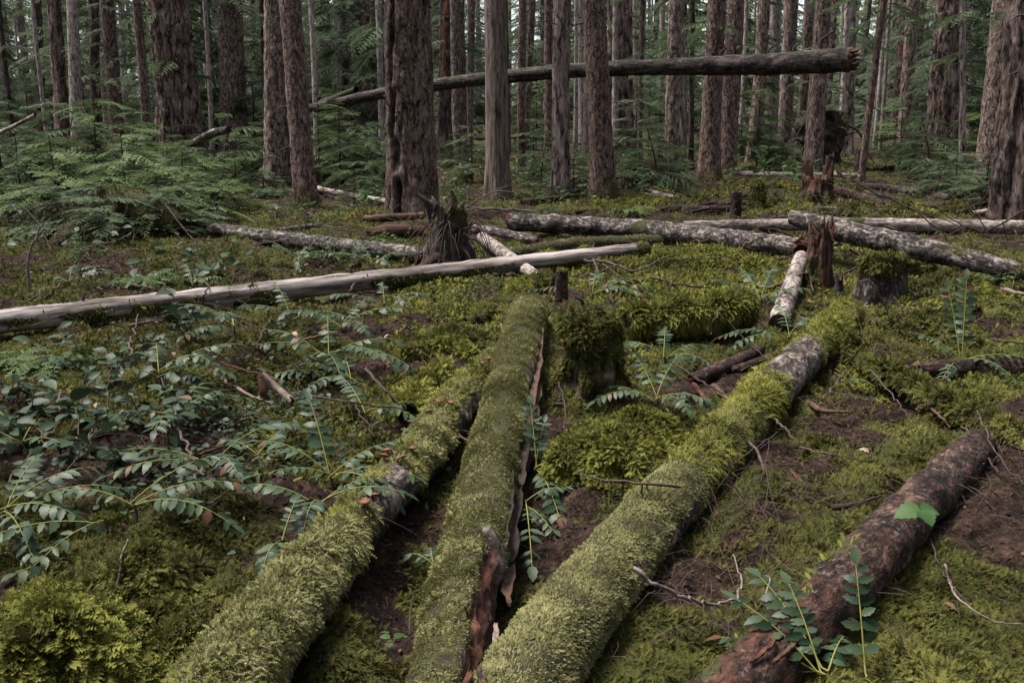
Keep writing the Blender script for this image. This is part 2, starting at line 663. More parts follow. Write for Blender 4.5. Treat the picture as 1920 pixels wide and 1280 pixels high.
class Log:
    """a fallen trunk laid along photo points; local coordinates are about its middle"""

    def __init__(s, name, label, pts, mat, lift=None, depth=None, carve=True, step=None, nt=None, seed=0, lump=.10, cat='log',
                 mossfn=None, rotfn=None, shapefn=None, group=None, squash=0., sag=None):
        P, W = [], []
        for k, q in enumerate(pts):
            px, py, w = q[:3]
            if depth is not None:
                p = at_depth(px, py, depth[k])
            else:
                lf = .6 if lift is None else lift[k]
                p = hit(px, py, 0)
                for _ in range(3):
                    r = .5 * metres(w, p)
                    p = hit(px, py, r * lf)
            P.append(p)
            W.append(.5 * metres(w, p))
        P = np.array(P)
        L = np.linalg.norm(np.diff(P, axis=0), axis=1).sum()
        dist = np.linalg.norm(P[:, :2], axis=1).min()
        step = step or max(.012, .0035 * dist)
        n = max(12, int(L / step))
        s.C = spline(P, n)
        tt = np.linspace(0, 1, n)
        kn = np.concatenate([[0], np.cumsum(np.linalg.norm(np.diff(P, axis=0), axis=1))])
        kn /= kn[-1]
        s.r = np.interp(np.concatenate([[0], np.cumsum(np.linalg.norm(np.diff(s.C, axis=0), axis=1))]) / max(1e-6, np.linalg.norm(np.diff(s.C, axis=0), axis=1).sum()), kn, W)
        s.n, s.L, s.seed = n, L, seed
        rm = s.r.mean()
        nt = nt or int(min(72, max(20, 2 * PI * rm / step * .8)))
        o = s.C[n // 2].copy()
        s.o = o
        Cl = s.C - o

        s.py = row_of(s.C)
        s.sf = np.concatenate([[0], np.cumsum(np.linalg.norm(np.diff(s.C, axis=0), axis=1))]) / L

        def disp(SS, TT):
            p = np.stack([np.cos(TT) * rm, np.sin(TT) * rm, SS], -1)
            d = lump * fbm(p * (2.2 / max(.1, rm)) * .35 + seed * 7.1, 2) + .05 * fbm(p * [34, 34, 14] + seed, 3)
            if shapefn is not None:
                d = d + shapefn(SS / L, TT, p, s)
            return d
        s.V, s.D, s.s, s.th = tube_grid(Cl, s.r, nt, disp)
        SS, TT = np.meshgrid(s.s / L, s.th, indexing='ij')
        G = np.stack([np.cos(TT) * rm, np.sin(TT) * rm, SS * L], -1)
        s.G = G
        s.moss = np.clip(mossfn(SS, TT, G, s), 0, 1) if mossfn else np.zeros_like(SS)
        s.rot = np.clip(rotfn(SS, TT, G, s), 0, 1) if rotfn else np.zeros_like(SS)
        F = grid_faces(n, nt)
        me = mesh(name, s.V, [F], mat, attrs=dict(gx=G[..., 0] + seed, gy=G[..., 1], gz=G[..., 2], moss=s.moss, rot=s.rot))
        s.ob = tag(link(name, me, loc=o), label, cat, group)
        s.nt = nt
        if carve:
            CARVE.append((s.C[::max(1, n // 40)], s.r[::max(1, n // 40)]))

    def frac(s, row):
        if s.py[-1] > s.py[0]:
            return float(np.interp(row, s.py, s.sf, -.2, 1.2))
        return float(np.interp(row, s.py[::-1], s.sf[::-1], 1.2, -.2))

    def end(s, which, mat, amp=.15, name='end_grain', rings=7, out=0., label=None):
        """the exposed wood at one end: flat (small amp) or torn (large amp)"""
        i = 0 if which == 0 else s.n - 1
        ring = s.V[i]
        c = ring.mean(0)
        T = unit(s.C[i] - s.C[i + (1 if which == 0 else -1)])
        rr = np.linalg.norm(ring - c, axis=1).mean()
        rho = np.linspace(1, 0, rings)
        pts = []
        for k, q in enumerate(rho):
            b = c + (ring - c) * q
            ph = (ring - c) * q / rr
            nz = fbm(ph * 2.3 + s.seed * 3.1 + which, 3)
            sp = np.maximum(0, noise(ph * 5 + s.seed)) * 1.5
            e = amp * rr * (.8 * nz + sp) * (1 if k else 1) + out * rr * (1 - q * q)
            e = e if k else np.abs(e) * .8
            pts.append(b + T * e[:, None])
        g = np.array(pts)
        bridge = np.array([ring - T * .01 * rr])
        g = np.vstack([bridge, g])
        me = mesh(name, g, [grid_faces(len(g), len(ring))], mat, smooth_=amp < .3)
        return tag(link(name, me, s.ob), label)

    def splinters(s, which, mat, n=9, ln=2., name='splinter', spread=.5):
        i = 0 if which == 0 else s.n - 1
        ring = s.V[i]
        c = ring.mean(0)
        T = unit(s.C[i] - s.C[i + (1 if which == 0 else -1)])
        rr = np.linalg.norm(ring - c, axis=1).mean()
        rg = np.random.default_rng(s.seed + 5)
        ch = []
        for _ in range(n):
            k = rg.integers(0, len(ring))
            b = c + (ring[k] - c) * rg.uniform(.4, .95)
            d = unit(T + unit(ring[k] - c) * rg.uniform(-.1, spread) + rg.normal(size=3) * .12)
            l = rr * ln * rg.uniform(.4, 1)
            P = np.array([b - T * rr * .4, b + d * l * .5, b + d * l + rg.normal(size=3) * .06 * l])
            ch.append((spline(P, 5), rr * rg.uniform(.1, .22), rr * .01))
        for c_ in ch:
            V, F = tubes([c_], 4)
            link(name, mesh(name, V, [F], mat, smooth_=False), s.ob)

    def moss_part(s, count, mat, length, protos, droop=.5, lie=.6, seed=1, thr=.45, name='moss', wide=1., along=0.):
        rg = np.random.default_rng(seed)
        P, N, fi, fj = scatter_grid(s.V, count * 2, rg)
        i = np.clip(fi.astype(int), 0, s.n - 1)
        j = fj.astype(int) % s.nt
        thin = sstep(.30, .55, fbm(P * 5.3 + seed + 9, 3))
        m = (s.moss[i, j] + rg.normal(size=len(P)) * .13 > thr) & (rg.random(len(P)) > thin * .6)
        P, N, i, j = P[m][:count], N[m][:count], i[m][:count], j[m][:count]
        D = s.D[i, j]
        N = np.where((N * D).sum(1, keepdims=True) < 0, -N, N)
        # the fronds lean out, down and a little along the log, in tufts
        T = unit(np.gradient(s.C, axis=0))[i]
        w = noise(P * 9 + seed)[:, None]
        rd = rg.normal(size=P.shape)
        Y = N * (1 - lie) + rd * .42 + T * (w * .7 + along) + np.array([0, 0, -1.]) * droop * (1.05 - N[:, 2:3])
        Y = Y - N * np.minimum(0, (Y * N).sum(1, keepdims=True) + .02)
        lo = fbm(P * 3.1 + seed * 1.3, 2)
        tuft = .72 + .5 * np.clip(noise(P * 16 + 3.3) + .3, -.4, 1) + .45 * lo
        sc = length * rg.uniform(.6, 1.25, len(P)) * tuft
        parts = []
        ch = rg.integers(0, len(protos), len(P))
        for k, (pv, pf) in enumerate(protos):
            q = ch == k
            if q.any():
                parts.append(place(pv, pf, P[q] - N[q] * length * .1, Y[q], N[q] + rd[q] * .2, np.stack([sc[q] * wide, sc[q], sc[q]], 1)))
        V, F = merge(parts)
        return tag(link(name, mesh(name, V, [F], mat), s.ob), kind='stuff')

    def stub(s, frac, th, ln, r, mat, name='branch_stub', lean=.3):
        i = int(frac * (s.n - 1))
        j = int(th / (2 * PI) * s.nt) % s.nt
        b, d = s.V[i, j], s.D[i, j]
        T = unit(s.C[min(i + 1, s.n - 1)] - s.C[i - 1])
        P = np.array([b - d * r, b + d * ln * .5, b + d * ln + T * ln * lean])
        V, F = tubes([(spline(P, 5), r * 1.3, r * .7)], 7)
        V = np.vstack([V, P[-1:]])
        k = len(V) - 1
        cap = np.array([(k - 7 + a, k - 7 + (a + 1) % 7, k) for a in range(7)])
        return link(name, mesh(name, V, [F, cap], mat), s.ob)


def up_moss(lo=-.1, hi=.5, amp=.35, f=6., base=1., gaps=()):
    """moss over the upper side; gaps = [(s0,s1,th0,th1,amount)] in length fraction and degrees from the top (towards +)"""
    def fn(SS, TT, G, lg):
        up = lg.D[..., 2]
        m = base * sstep(lo, hi, up + amp * fbm(G * f + lg.seed, 2))
        dg = (np.degrees(TT) + 180) % 360 - 180
        for r0_, r1_, a0, a1, q in gaps:          # photo rows, degrees from the top
            s0, s1 = sorted((lg.frac(r0_), lg.frac(r1_)))
            e = .25 * fbm(G * 9 + 4, 2)
            w = sstep(s0 - .02, s0 + .02, SS + e * .08) * (1 - sstep(s1 - .02, s1 + .02, SS + e * .08))
            w = w * sstep(a0 - 9, a0 + 9, dg + e * 45) * (1 - sstep(a1 - 9, a1 + 9, dg + e * 45))
            m = m * (1 - q * w)
        return m
    return fn


# th is measured from the top; going +90 is the cross product T x up: for a log running away from the camera that is ITS LEFT
# --- the three big mossy logs and the brown one near the camera
# middle log: runs from far end to near; T points to the camera so +90 deg is the viewer's right
def mid_rot(SS, TT, G, lg):
    dg = (np.degrees(TT) + 180) % 360 - 180
    e = fbm(G * 8, 2) * .3
    a, b, c, d = lg.frac(1052), lg.frac(1085), lg.frac(640), lg.frac(880)
    w = sstep(a, b, SS + e * .05) * sstep(16, 30, dg + e * 40) * (1 - sstep(105, 125, dg))
    w2 = sstep(c, c + .05, SS + e * .1) * (1 - sstep(d - .04, d, SS)) * sstep(62, 82, dg + e * 40) * (1 - sstep(130, 150, dg))
    return np.maximum(w, w2 * .6)


def mid_shape(SS, TT, p, lg):
    return -.34 * mid_rot(SS, TT, p, lg) * (1 + .5 * noise(p * [40, 40, 6]) + .5 * fbm(p * [90, 90, 9], 2))


L8 = Log('fallen_log', 'straight sage green mossy log in the middle, torn open to red wood',
         [(992, 582, 72), (950, 760, 92), (905, 950, 112), (868, 1140, 140), (838, 1330, 172), (815, 1440, 190)], LOGM['mossy'], lift=[.9, 1.0, 1.05, 1.15, 1.2, 1.2], seed=1,
         mossfn=up_moss(-.35, .1, .35, 6, gaps=[(1050, 1500, 22, 122, 1.), (640, 880, 66, 150, .95), (700, 760, 40, 75, .7), (760, 800, 45, 80, .6), (930, 985, 60, 100, .8), (570, 640, 85, 170, .8)]), rotfn=mid_rot, shapefn=mid_shape, lump=.08)
L9 = Log('fallen_log', 'curving moss covered log with small brown mushrooms, bending down to the lower left corner',
         [(935, 668, 46), (872, 745, 78), (795, 845, 92), (716, 930, 92), (640, 1020, 106), (535, 1150, 145), (420, 1300, 190), (330, 1440, 225)], LOGM['mossy'], lift=[.5, .7, .8, .9, .9, .95, 1., 1.], seed=2,
         mossfn=up_moss(-.25, .25, .4, 5, gaps=[(905, 990, 5, 130, .9), (745, 815, 38, 140, .9), (880, 920, -40, 20, .5), (640, 1500, 92, 175, .95)]), lump=.14)
L10 = Log('fallen_log', 'long mossy log from bottom centre to a round topped post, with one bare bark band',
          [(1590, 588, 56), (1538, 640, 66), (1462, 716, 78), (1385, 800, 92), (1268, 925, 112), (1135, 1080, 138), (1020, 1230, 164), (930, 1370, 185)], LOGM['mossy'], lift=[.8, .9, .9, .85, .8, .8, .8, .8], seed=3,
          mossfn=up_moss(-.35, .1, .35, 5, gaps=[(668, 742, -50, 150, .9), (935, 1010, 62, 130, .85), (1060, 1110, 50, 95, .7)]), lump=.10)
L11 = Log('fallen_log', 'bare dark brown log with flaking bark and a rotting orange near end',
          [(1832, 838, 70), (1745, 925, 88), (1655, 1020, 102), (1560, 1120, 118), (1475, 1205, 130), (1370, 1300, 130), (1270, 1390, 130)], LOGM['brown'], lift=[.9, .85, .8, .75, .65, .55, .5], seed=4,
          mossfn=lambda SS, TT, G, lg: .8 * sstep(.15, .5, fbm(G * 7 + 5, 2) - .6 * np.sin(TT) - .35) * sstep(-.2, .3, np.cos(TT)),
          rotfn=lambda SS, TT, G, lg: .75 * sstep(lg.frac(1120), lg.frac(1230), SS + .25 * fbm(G * 9, 2)) * sstep(-.5, .3, fbm(G * [14, 14, 5] + 7, 3)), lump=.12,
          shapefn=lambda SS, TT, p, lg: -.06 * sstep(.6, .8, SS) * (.5 + fbm(p * [16, 16, 5] + 3, 3)) + .035 * fbm(p * [26, 26, 14] + 1, 3))

# --- the long pale log across the left half, and the hung-up trunk in the air
L1 = Log('fallen_log', 'long smooth weathered pale log lying slantwise across the left half',
         [(-140, 624, 50), (0, 603, 46), (600, 536, 38), (1213, 466, 25)], LOGM['bare'], lift=[1.8, 1.8, 1.5, 1.0], seed=5, lump=.09,
         mossfn=lambda SS, TT, G, lg: .95 * sstep(.08, .4, fbm(G * [5, 5, 1.7] + 8, 3)) * sstep(.6, -.1, lg.D[..., 2] + .15 * fbm(G * 8, 2)) + .9 * sstep(.97, .99, SS) + .8 * sstep(.34, .36, SS) * (1 - sstep(.40, .42, SS)) * sstep(-.05, .2, fbm(G * 8, 2)))
for fr, th in ((.2, .3), (.31, -.1), (.43, .2), (.62, .9), (.70, .2), (.79, -.3)):
    L1.stub(fr, th, .035, .009, TWIG_DARK)
L1.moss_part(6500, MOSS_DEEP, .028, FEATHERS_FAR + [KITE], .8, .6, 31)
L1.end(1, WOOD_DARK, .2)

# ray hits of leaners get explicit depth
L2 = Log('hung_up_log', 'broken dark trunk hung up in the air across the standing trees',
         [(590, 203, 17), (760, 168, 22), (1010, 138, 26), (1240, 126, 30), (1440, 121, 40), (1590, 112, 46)], LOGM['dark'], depth=[17.6, 16.9, 15.9, 15.1, 14.4, 13.9], seed=6, lump=.09,
         mossfn=lambda SS, TT, G, lg: .9 * sstep(.45, .7, fbm(G * 3 + 2, 2)) * sstep(-.4, .3, lg.D[..., 2]))
L2.end(1, WOOD_BROWN, .9, 'broken_end')
L2.splinters(1, WOOD_BROWN, 16, 1.6)
L2.end(0, WOOD_DARK, .3)
for fr, th in ((.12, 0), (.2, .5), (.62, .1), (.71, -.2), (.8, .3), (.86, .0), (.93, .25)):
    L2.stub(fr, th, .10 if fr < .9 else .22, .018, TWIG_DARK, lean=.8)

# --- the tangle of the middle distance
L3 = Log('fallen_log', 'flaky black and white log lying behind the broad leaved shrubs, ending at the dark stump',
         [(362, 424, 22), (560, 452, 30), (800, 480, 32)], LOGM['birch'], lift=[1., 1., 1.], seed=7)
L3.end(0, WOOD_PALE, .4, 'broken_end')
L4 = Log('fallen_log', 'lichen spotted log with a red broken end, running to the splintered stump',
         [(958, 416, 34), (1220, 432, 38), (1500, 464, 36)], LOGM['birch'], lift=[1.6, 1.4, 1.6], seed=8,
         mossfn=lambda SS, TT, G, lg: .9 * sstep(.25, .5, fbm(G * 3, 2)) * (1 - sstep(.25, .75, SS)))
L4.moss_part(3500, MOSS_DEEP, .022, [KITE], .5, .5, 34)
L4.end(0, WOOD_RED, .35, 'broken_end')
L4.splinters(0, WOOD_RED, 9, .9, 'splinter')
L4.end(1, WOOD_RED, .9, 'broken_end')
L4.splinters(1, WOOD_RED, 16, 2.6, 'splinter', .9)
L5 = Log('fallen_log', 'pale straight log lying level behind the splintered stump, out to the right edge',
         [(1280, 424, 20), (1600, 421, 25), (1990, 428, 26), (2350, 436, 24)], LOGM['pale'], lift=[1.2, 1.2, 1.2, 1.2], seed=9,
         mossfn=lambda SS, TT, G, lg: .9 * sstep(.35, .6, fbm(G * 2.4, 2)))
L6 = Log('fallen_log', 'long log resting on the splintered stump and sloping down past the square mossy stump',
         [(1488, 408, 28), (1570, 430, 42), (1740, 470, 44), (1960, 520, 34), (2240, 585, 26)], LOGM['birch'], depth=[8.75, 8.35, 7.75, 7.1, 6.5], seed=10,
         mossfn=lambda SS, TT, G, lg: .95 * sstep(.5, .7, SS + .2 * fbm(G * 3, 2)) * (1 - sstep(.72, .85, SS)) * sstep(-.3, .4, lg.D[..., 2]))
L6.end(0, WOOD_PALE, .6, 'broken_end')
L6.moss_part(5000, MOSS_DEEP, .03, FEATHERS_FAR + [KITE], .5, .5, 36)
L7 = Log('fallen_log', 'short thick pale barked log piece with a dark cut end, leaning against the splintered stump',
         [(1502, 482, 26), (1460, 606, 40)], LOGM['pale'], lift=[1.6, .9], seed=11)
L7.end(1, WOOD_DARK, .08)
L12 = Log('fallen_log', 'short reddish barked log with a ragged end by the right edge',
          [(1722, 694, 30), (1830, 690, 34), (2060, 692, 32)], LOGM['brown'], lift=[1.2, 1.2, 1.2], seed=12)
L12.end(0, WOOD_BROWN, .6, 'broken_end')
L13 = Log('fallen_log', 'thin fully mossed over log slanting down to the right edge above the brown log',
          [(1600, 668, 30), (1760, 752, 40), (1850, 795, 44), (1985, 852, 48), (2200, 950, 44)], LOGM['deep'], lift=[1.8, 2.0, 1.9, 1.6, 1.2], seed=13, mossfn=up_moss(-.6, 0, .3, 5), lump=.25)
L13.end(1, LOGM['deep'], .3)
L13.moss_part(12000, MOSS_DEEP, .045, FEATHERS, .8, .5, 43)
L14 = Log('fallen_branch', 'arched moss wrapped branch left of the middle mossy log',
          [(752, 672, 20), (800, 655, 24), (850, 655, 26), (890, 672, 26)], LOGM['deep'], lift=[.5, 1.6, 1.6, .6], seed=14, mossfn=up_moss(-.7, 0, .3, 5), lump=.25, cat='branch')
L14.moss_part(2600, MOSS_GOLD, .04, FEATHERS, .8, .5, 44)
L15 = Log('fallen_log', 'small moss shaggy log stub beside the mushroom log',
          [(835, 690, 36), (800, 735, 44), (765, 775, 40)], LOGM['deep'], lift=[.6, .6, .5], seed=15, mossfn=up_moss(-.7, 0, .3, 5), lump=.25)
L15.moss_part(4500, MOSS_GOLD, .045, FEATHERS, .8, .5, 45)
L16 = Log('fallen_branch', 'thick flaky broken branch lying left of the bare bark band',
          [(1300, 712, 26), (1355, 690, 28), (1425, 655, 20)], LOGM['brown'], lift=[.9, 1., 1.], seed=16, cat='branch')
L16.end(0, WOOD_RED, .7, 'broken_end')
L16b = Log('fallen_branch', 'thinner knobbly branch propped on the bare bark band',
           [(1368, 696, 16), (1430, 678, 22), (1492, 655, 20)], LOGM['brown'], lift=[1., 1.8, 2.6], seed=17, cat='branch')
L16b.end(1, WOOD_BROWN, .3)
L17 = Log('fallen_log', 'thin pale pole lying in the dim brush between two standing trunks',
          [(470, 322, 9), (600, 355, 11), (735, 380, 12)], LOGM['pale'], lift=[2.5, 2.5, 1.5], seed=18)
L18 = Log('fallen_log', 'smooth moss green log half hidden under the lichen spotted log',
          [(940, 482, 26), (1080, 460, 28), (1250, 452, 26)], LOGM['deep'], lift=[.8, .8, .8], seed=19, mossfn=up_moss(-.3, .4, .4, 4))
L18.moss_part(1500, MOSS_SAGE, .025, [KITE], .3, .6, 47)
L18b = Log('fallen_log', 'short pale flaky log piece passing under the long weathered log',
           [(905, 446, 22), (960, 488, 26), (1010, 522, 22)], LOGM['pale'], lift=[1.5, 1.5, 1.2], seed=20)
L18b.end(0, WOOD_PALE, .4, 'broken_end')
L18c = Log('fallen_log', 'dark bark piece wedged between the dark stump and the red broken end',
           [(885, 428, 18), (940, 438, 20), (1010, 452, 18)], LOGM['birch'], lift=[1., 1., 1.], seed=21)
L18c.end(1, WOOD_RED, .5, 'broken_end')
L19 = Log('rotten_log', 'lower red crumbling log piece beside the dark stump',
          [(690, 436, 18), (740, 432, 24), (795, 434, 20)], LOGM['red'], lift=[1.5, 1.6, 1.5], seed=22, lump=.2, rotfn=lambda SS, TT, G, lg: .7 + 0 * SS)
L19.end(0, WOOD_RED, .6, 'broken_end')
L19b = Log('rotten_log', 'upper split log piece with a red underside beside the dark stump',
           [(684, 410, 13), (735, 408, 16), (792, 404, 14)], LOGM['red'], lift=[1.6, 1.8, 1.6], seed=23, lump=.2)
L19b.end(0, WOOD_RED, .6, 'broken_end')
L20 = Log('fallen_log', 'red brown broken log sloping down from the torn red stump',
          [(1562, 356, 22), (1620, 372, 18), (1690, 392, 10)], LOGM['brown'], lift=[1.2, 1., .7], seed=24)
L20.end(0, WOOD_RED, .6, 'broken_end')
L20b = Log('fallen_log', 'thin dark level pole behind the pale straight log',
           [(1462, 388, 8), (1580, 393, 10), (1720, 396, 9)], LOGM['dark'], lift=[2., 2., 2.], seed=25)
L21 = Log('fallen_log', 'dark log lying between the torn red stump and the stout tree at the right edge',
          [(1570, 350, 12), (1660, 352, 14), (1780, 372, 14)], LOGM['dark'], lift=[1., 1., 1.], seed=26)
L21b = Log('fallen_log', 'short mossy log with a round dark end, left of the small brown post',
           [(1345, 388, 18), (1385, 372, 16), (1450, 345, 14)], LOGM['deep'], lift=[.9, .9, .9], seed=27, mossfn=up_moss(-.3, .3, .4, 4))
L21b.end(0, WOOD_DARK, .1)
L21c = Log('fallen_log', 'mossy low log stretching toward the right edge behind the pale straight log',
           [(1640, 392, 12), (1760, 388, 14), (1850, 380, 12)], LOGM['deep'], lift=[.9, .9, .9], seed=28, mossfn=up_moss(-.3, .3, .4, 4))
L22 = Log('fallen_log', 'small lichen white log bit lying behind the flaky black and white log',
          [(522, 434, 11), (560, 428, 12), (606, 422, 12)], LOGM['birch'], lift=[1., 1., 1.], seed=29)
L23 = Log('fallen_log', 'thin pale broken pole at the left edge under the young hemlocks',
          [(-40, 376, 9), (20, 370, 9), (95, 364, 9)], LOGM['pale'], lift=[1.5, 1.5, 1.5], seed=30)
L23b = Log('fallen_log', 'slanting bare pole rising at the left edge through the young hemlock',
           [(-30, 262, 8), (20, 240, 8), (66, 216, 7)], LOGM['pale'], depth=[12.2, 12., 11.8], seed=31)
L24 = Log('fallen_log', 'leaning mossy dead stem with hanging green tufts between the trunks',
          [(560, 212, 14), (610, 192, 13), (668, 168, 11)], LOGM['dark'], depth=[19.2, 18.4, 17.6], seed=32, mossfn=up_moss(-.6, .2, .4, 3))
L25 = Log('fallen_log', 'short black and grey log end wedged between the trunks left of the big hemlock',
          [(368, 266, 15), (400, 250, 16), (428, 244, 14)], LOGM['birch'], depth=[15.2, 15., 14.8], seed=33)
L25.end(1, WOOD_DARK, .3)
L26 = Log('fallen_log', 'pale level log among the far trunks behind the torn red stump',
          [(1330, 322, 9), (1450, 328, 12), (1620, 330, 10)], LOGM['pale'], lift=[1., 1., 1.], seed=34)
L26b = Log('fallen_log', 'reddish log lying among the far trunks right of the leaning thin tree',
           [(1625, 318, 9), (1720, 312, 10), (1850, 305, 10)], LOGM['brown'], lift=[1., 1., 1.], seed=35)
L26c = Log('fallen_log', 'mossy brown log between two far trunks right of the cedar',
           [(1195, 330, 7), (1240, 322, 9), (1300, 316, 8)], LOGM['brown'], lift=[1., 1., 1.], seed=36)

# moss and torn wood of the big logs
MID = 78000
L8.moss_part(210000, MOSS_SAGE, .0105, [KITE, FEATHERS_FAR[0]], .35, .62, 51, along=.35)
L8.moss_part(2500, MOSS_DEEP, .022, FEATHERS, .5, .6, 52, .8, 'moss_tuft')
L9.moss_part(150000, MOSS_SAGE, .0145, FEATHERS[:2] + FEATHERS_FAR, .6, .5, 53)
L9.moss_part(12000, MOSS_GOLD, .024, FEATHERS, .7, .45, 54, .6, 'moss_tuft')
L10.end(0, LOGM['deep'], .2, out=.3)
L10.moss_part(150000, MOSS_SAGE, .0112, [KITE, FEATHERS_FAR[0]], .5, .6, 55, along=-.3)
L11.moss_part(2500, MOSS_GOLD, .022, FEATHERS[:2], .4, .6, 56, .5)
# longer shaggy moss on the far half of the long right-hand log
def shag(lg, s0, s1, count, mat, ln, seed, name='moss_tuft'):
    keep = lg.moss.copy()
    R_ = lg.py[:, None] + 35 * noise(lg.G * 7)
    lg.moss = keep * (R_ >= s0) * (R_ <= s1)
    o = lg.moss_part(count, mat, ln, STRANDS, 1.15, .3, seed, .45, name)
    lg.moss = keep
    return o


shag(L10, 500, 930, 46000, MOSS_GOLD, .034, 61)
shag(L9, 1010, 1500, 30000, MOSS_SAGE, .027, 62)

# needles and crumbs lying on the moss of the big logs
for lg, n_ in ((L8, 420), (L9, 520), (L10, 560), (L11, 260)):
    rg = np.random.default_rng(lg.seed + 70)
    P, N, fi, fj = scatter_grid(lg.V, n_ * 3, rg)
    D_ = lg.D[np.clip(fi.astype(int), 0, lg.n - 1), fj.astype(int) % lg.nt]
    q = D_[:, 2] > .1
    P, D_ = P[q][:n_], D_[q][:n_]
    Y = rg.normal(size=P.shape)
    Y = Y - D_ * (Y * D_).sum(1, keepdims=True) * .85
    k = rg.random(len(P)) < .6
    sc = np.where(k[:, None], np.stack([0 * P[:, 0] + .006, rg.uniform(.012, .034, len(P)), 0 * P[:, 0] + .01], 1), rg.uniform(.006, .016, len(P))[:, None] * [1.4, 1., 1.])
    V, F = place(*KITE, P + D_ * .012, Y, D_ + .5 * rg.normal(size=P.shape), sc)
    tag(link('needle_litter', mesh('needle_litter', V, [F], LITTER), lg.ob), kind='stuff')

# bark strips and splinters at the torn side of the middle log
def strip(P, w, th, seed, n=14):
    """a thin curled strip of bark or wood along points"""
    C = spline(np.array(P), n)
    rg = np.random.default_rng(seed)
    C[1:] += rg.normal(size=(n - 1, 3)) * w * .10
    T, N, B = frames(C)
    k = 4
    g = np.zeros((n, 2 * k, 3))
    wv = w * (1 - .55 * np.abs(np.linspace(-1, 1, n)) ** 4) * rg.uniform(.6, 1.25, n) * (1 + .35 * fbm(np.stack([np.linspace(0, 5, n), 0 * C[:, 0] + seed, 0 * C[:, 0]], -1), 2))
    for a in range(k):
        u = (a / (k - 1) - .5) * 2
        q = C + B * (u * wv)[:, None] * .5 + N * (u * u * w * .25 + .1 * w * fbm(np.stack([np.linspace(0, 9, n), 0 * C[:, 0] + u, 0 * C[:, 0] + seed], -1), 2))[:, None]
        g[:, a] = q + N * th
        g[:, 2 * k - 1 - a] = q - N * th
    cap0 = np.array([[0, 1, 6, 7], [1, 2, 5, 6], [2, 3, 4, 5]])
    cap1 = cap0 + (n - 1) * 8
    return g.reshape(-1, 3), np.vstack([grid_faces(n, 2 * k), cap0, cap1])


def along_log(lg, s0, s1, deg, out, n=5):
    q = []
    for k in range(n):
        f = lg.frac(s0 + (s1 - s0) * k / (n - 1))
        i = int(np.clip(f, 0, 1) * (lg.n - 1))
        th = math.radians(deg[0] + (deg[1] - deg[0]) * k / (n - 1))
        j = int(th / (2 * PI) * lg.nt) % lg.nt
        o = out[0] + (out[1] - out[0]) * k / (n - 1)
        q.append(lg.C[i] - lg.o + lg.D[i, j] * lg.r[i] * o)
    return q


for k, (s0, s1, d0, d1, o0, o1, w, m) in enumerate([
        (1050, 1250, 52, 58, 1.0, 1.08, .016, WOOD_BROWN), (1075, 1290, 66, 78, 1.02, 1.15, .010, WOOD_BROWN), (1055, 1290, 40, 44, .82, .8, .014, WOOD_RED),
        (1090, 1290, 88, 96, 1.0, 1.2, .012, WOOD_DARK), (1100, 1260, 34, 36, .85, .7, .010, WOOD_RED), (1050, 1120, 48, 66, .98, 1.06, .012, WOOD_DARK),
        (655, 780, 95, 108, 1.02, 1.2, .04, WOOD_DARK), (700, 830, 108, 118, 1.0, 1.3, .035, WOOD_BROWN), (640, 700, 82, 95, 1.02, 1.12, .04, WOOD_DARK),
        (620, 680, 100, 115, 1.05, 1.3, .045, WOOD_BROWN), (930, 1010, 74, 80, 1.02, 1.08, .014, WOOD_PALE), (700, 790, 70, 78, 1.0, 1.05, .02, WOOD_DARK), (600, 660, 78, 90, 1.0, 1.1, .03, WOOD_BROWN)]):
    V, F = strip(along_log(L8, s0, s1, (d0, d1), (o0, o1)), w, .003, k)
    link('bark_strip', mesh('bark_strip', V, [F], m), L8.ob)
V = []
rg = np.random.default_rng(5)
ch = []
for _ in range(160):
    f = lg_f = L8.frac(rg.uniform(1065, 1290))
    i = int(f * (L8.n - 1))
    th = math.radians(rg.uniform(30, 80))
    j = int(th / (2 * PI) * L8.nt)
    b = L8.V[i, j]
    T = unit(L8.C[i] - L8.C[i - 1])
    d = unit(T * rg.choice([-1, 1]) + rg.normal(size=3) * .35 + L8.D[i, j] * .25)
    ln = rg.uniform(.02, .07)
    ch.append((np.array([b, b + d * ln * .6, b + d * ln]), .0022, .0005))
V, F = tubes(ch, 3)
tag(link('splinters', mesh('splinters', V, [F], WOOD_RED, smooth_=False), L8.ob), kind='stuff')
# near broken end of the brown log
L11.splinters(1, WOOD_BROWN, 14, 1.4)
L11.end(0, WOOD_DARK, .12)
L8.end(0, LOGM['deep'], .1, out=.25)
for k, (s0, s1, d0, d1, o0, o1, w, m) in enumerate([(1170, 1235, 22, 26, 1.0, 1.02, .010, WOOD_RED), (1150, 1210, 50, 56, 1.0, 1.03, .008, WOOD_BROWN)]):
    V, F = strip(along_log(L11, s0, s1, (d0, d1), (o0, o1)), w, .004, k + 40)
    link('bark_strip', mesh('bark_strip', V, [F], m), L11.ob)
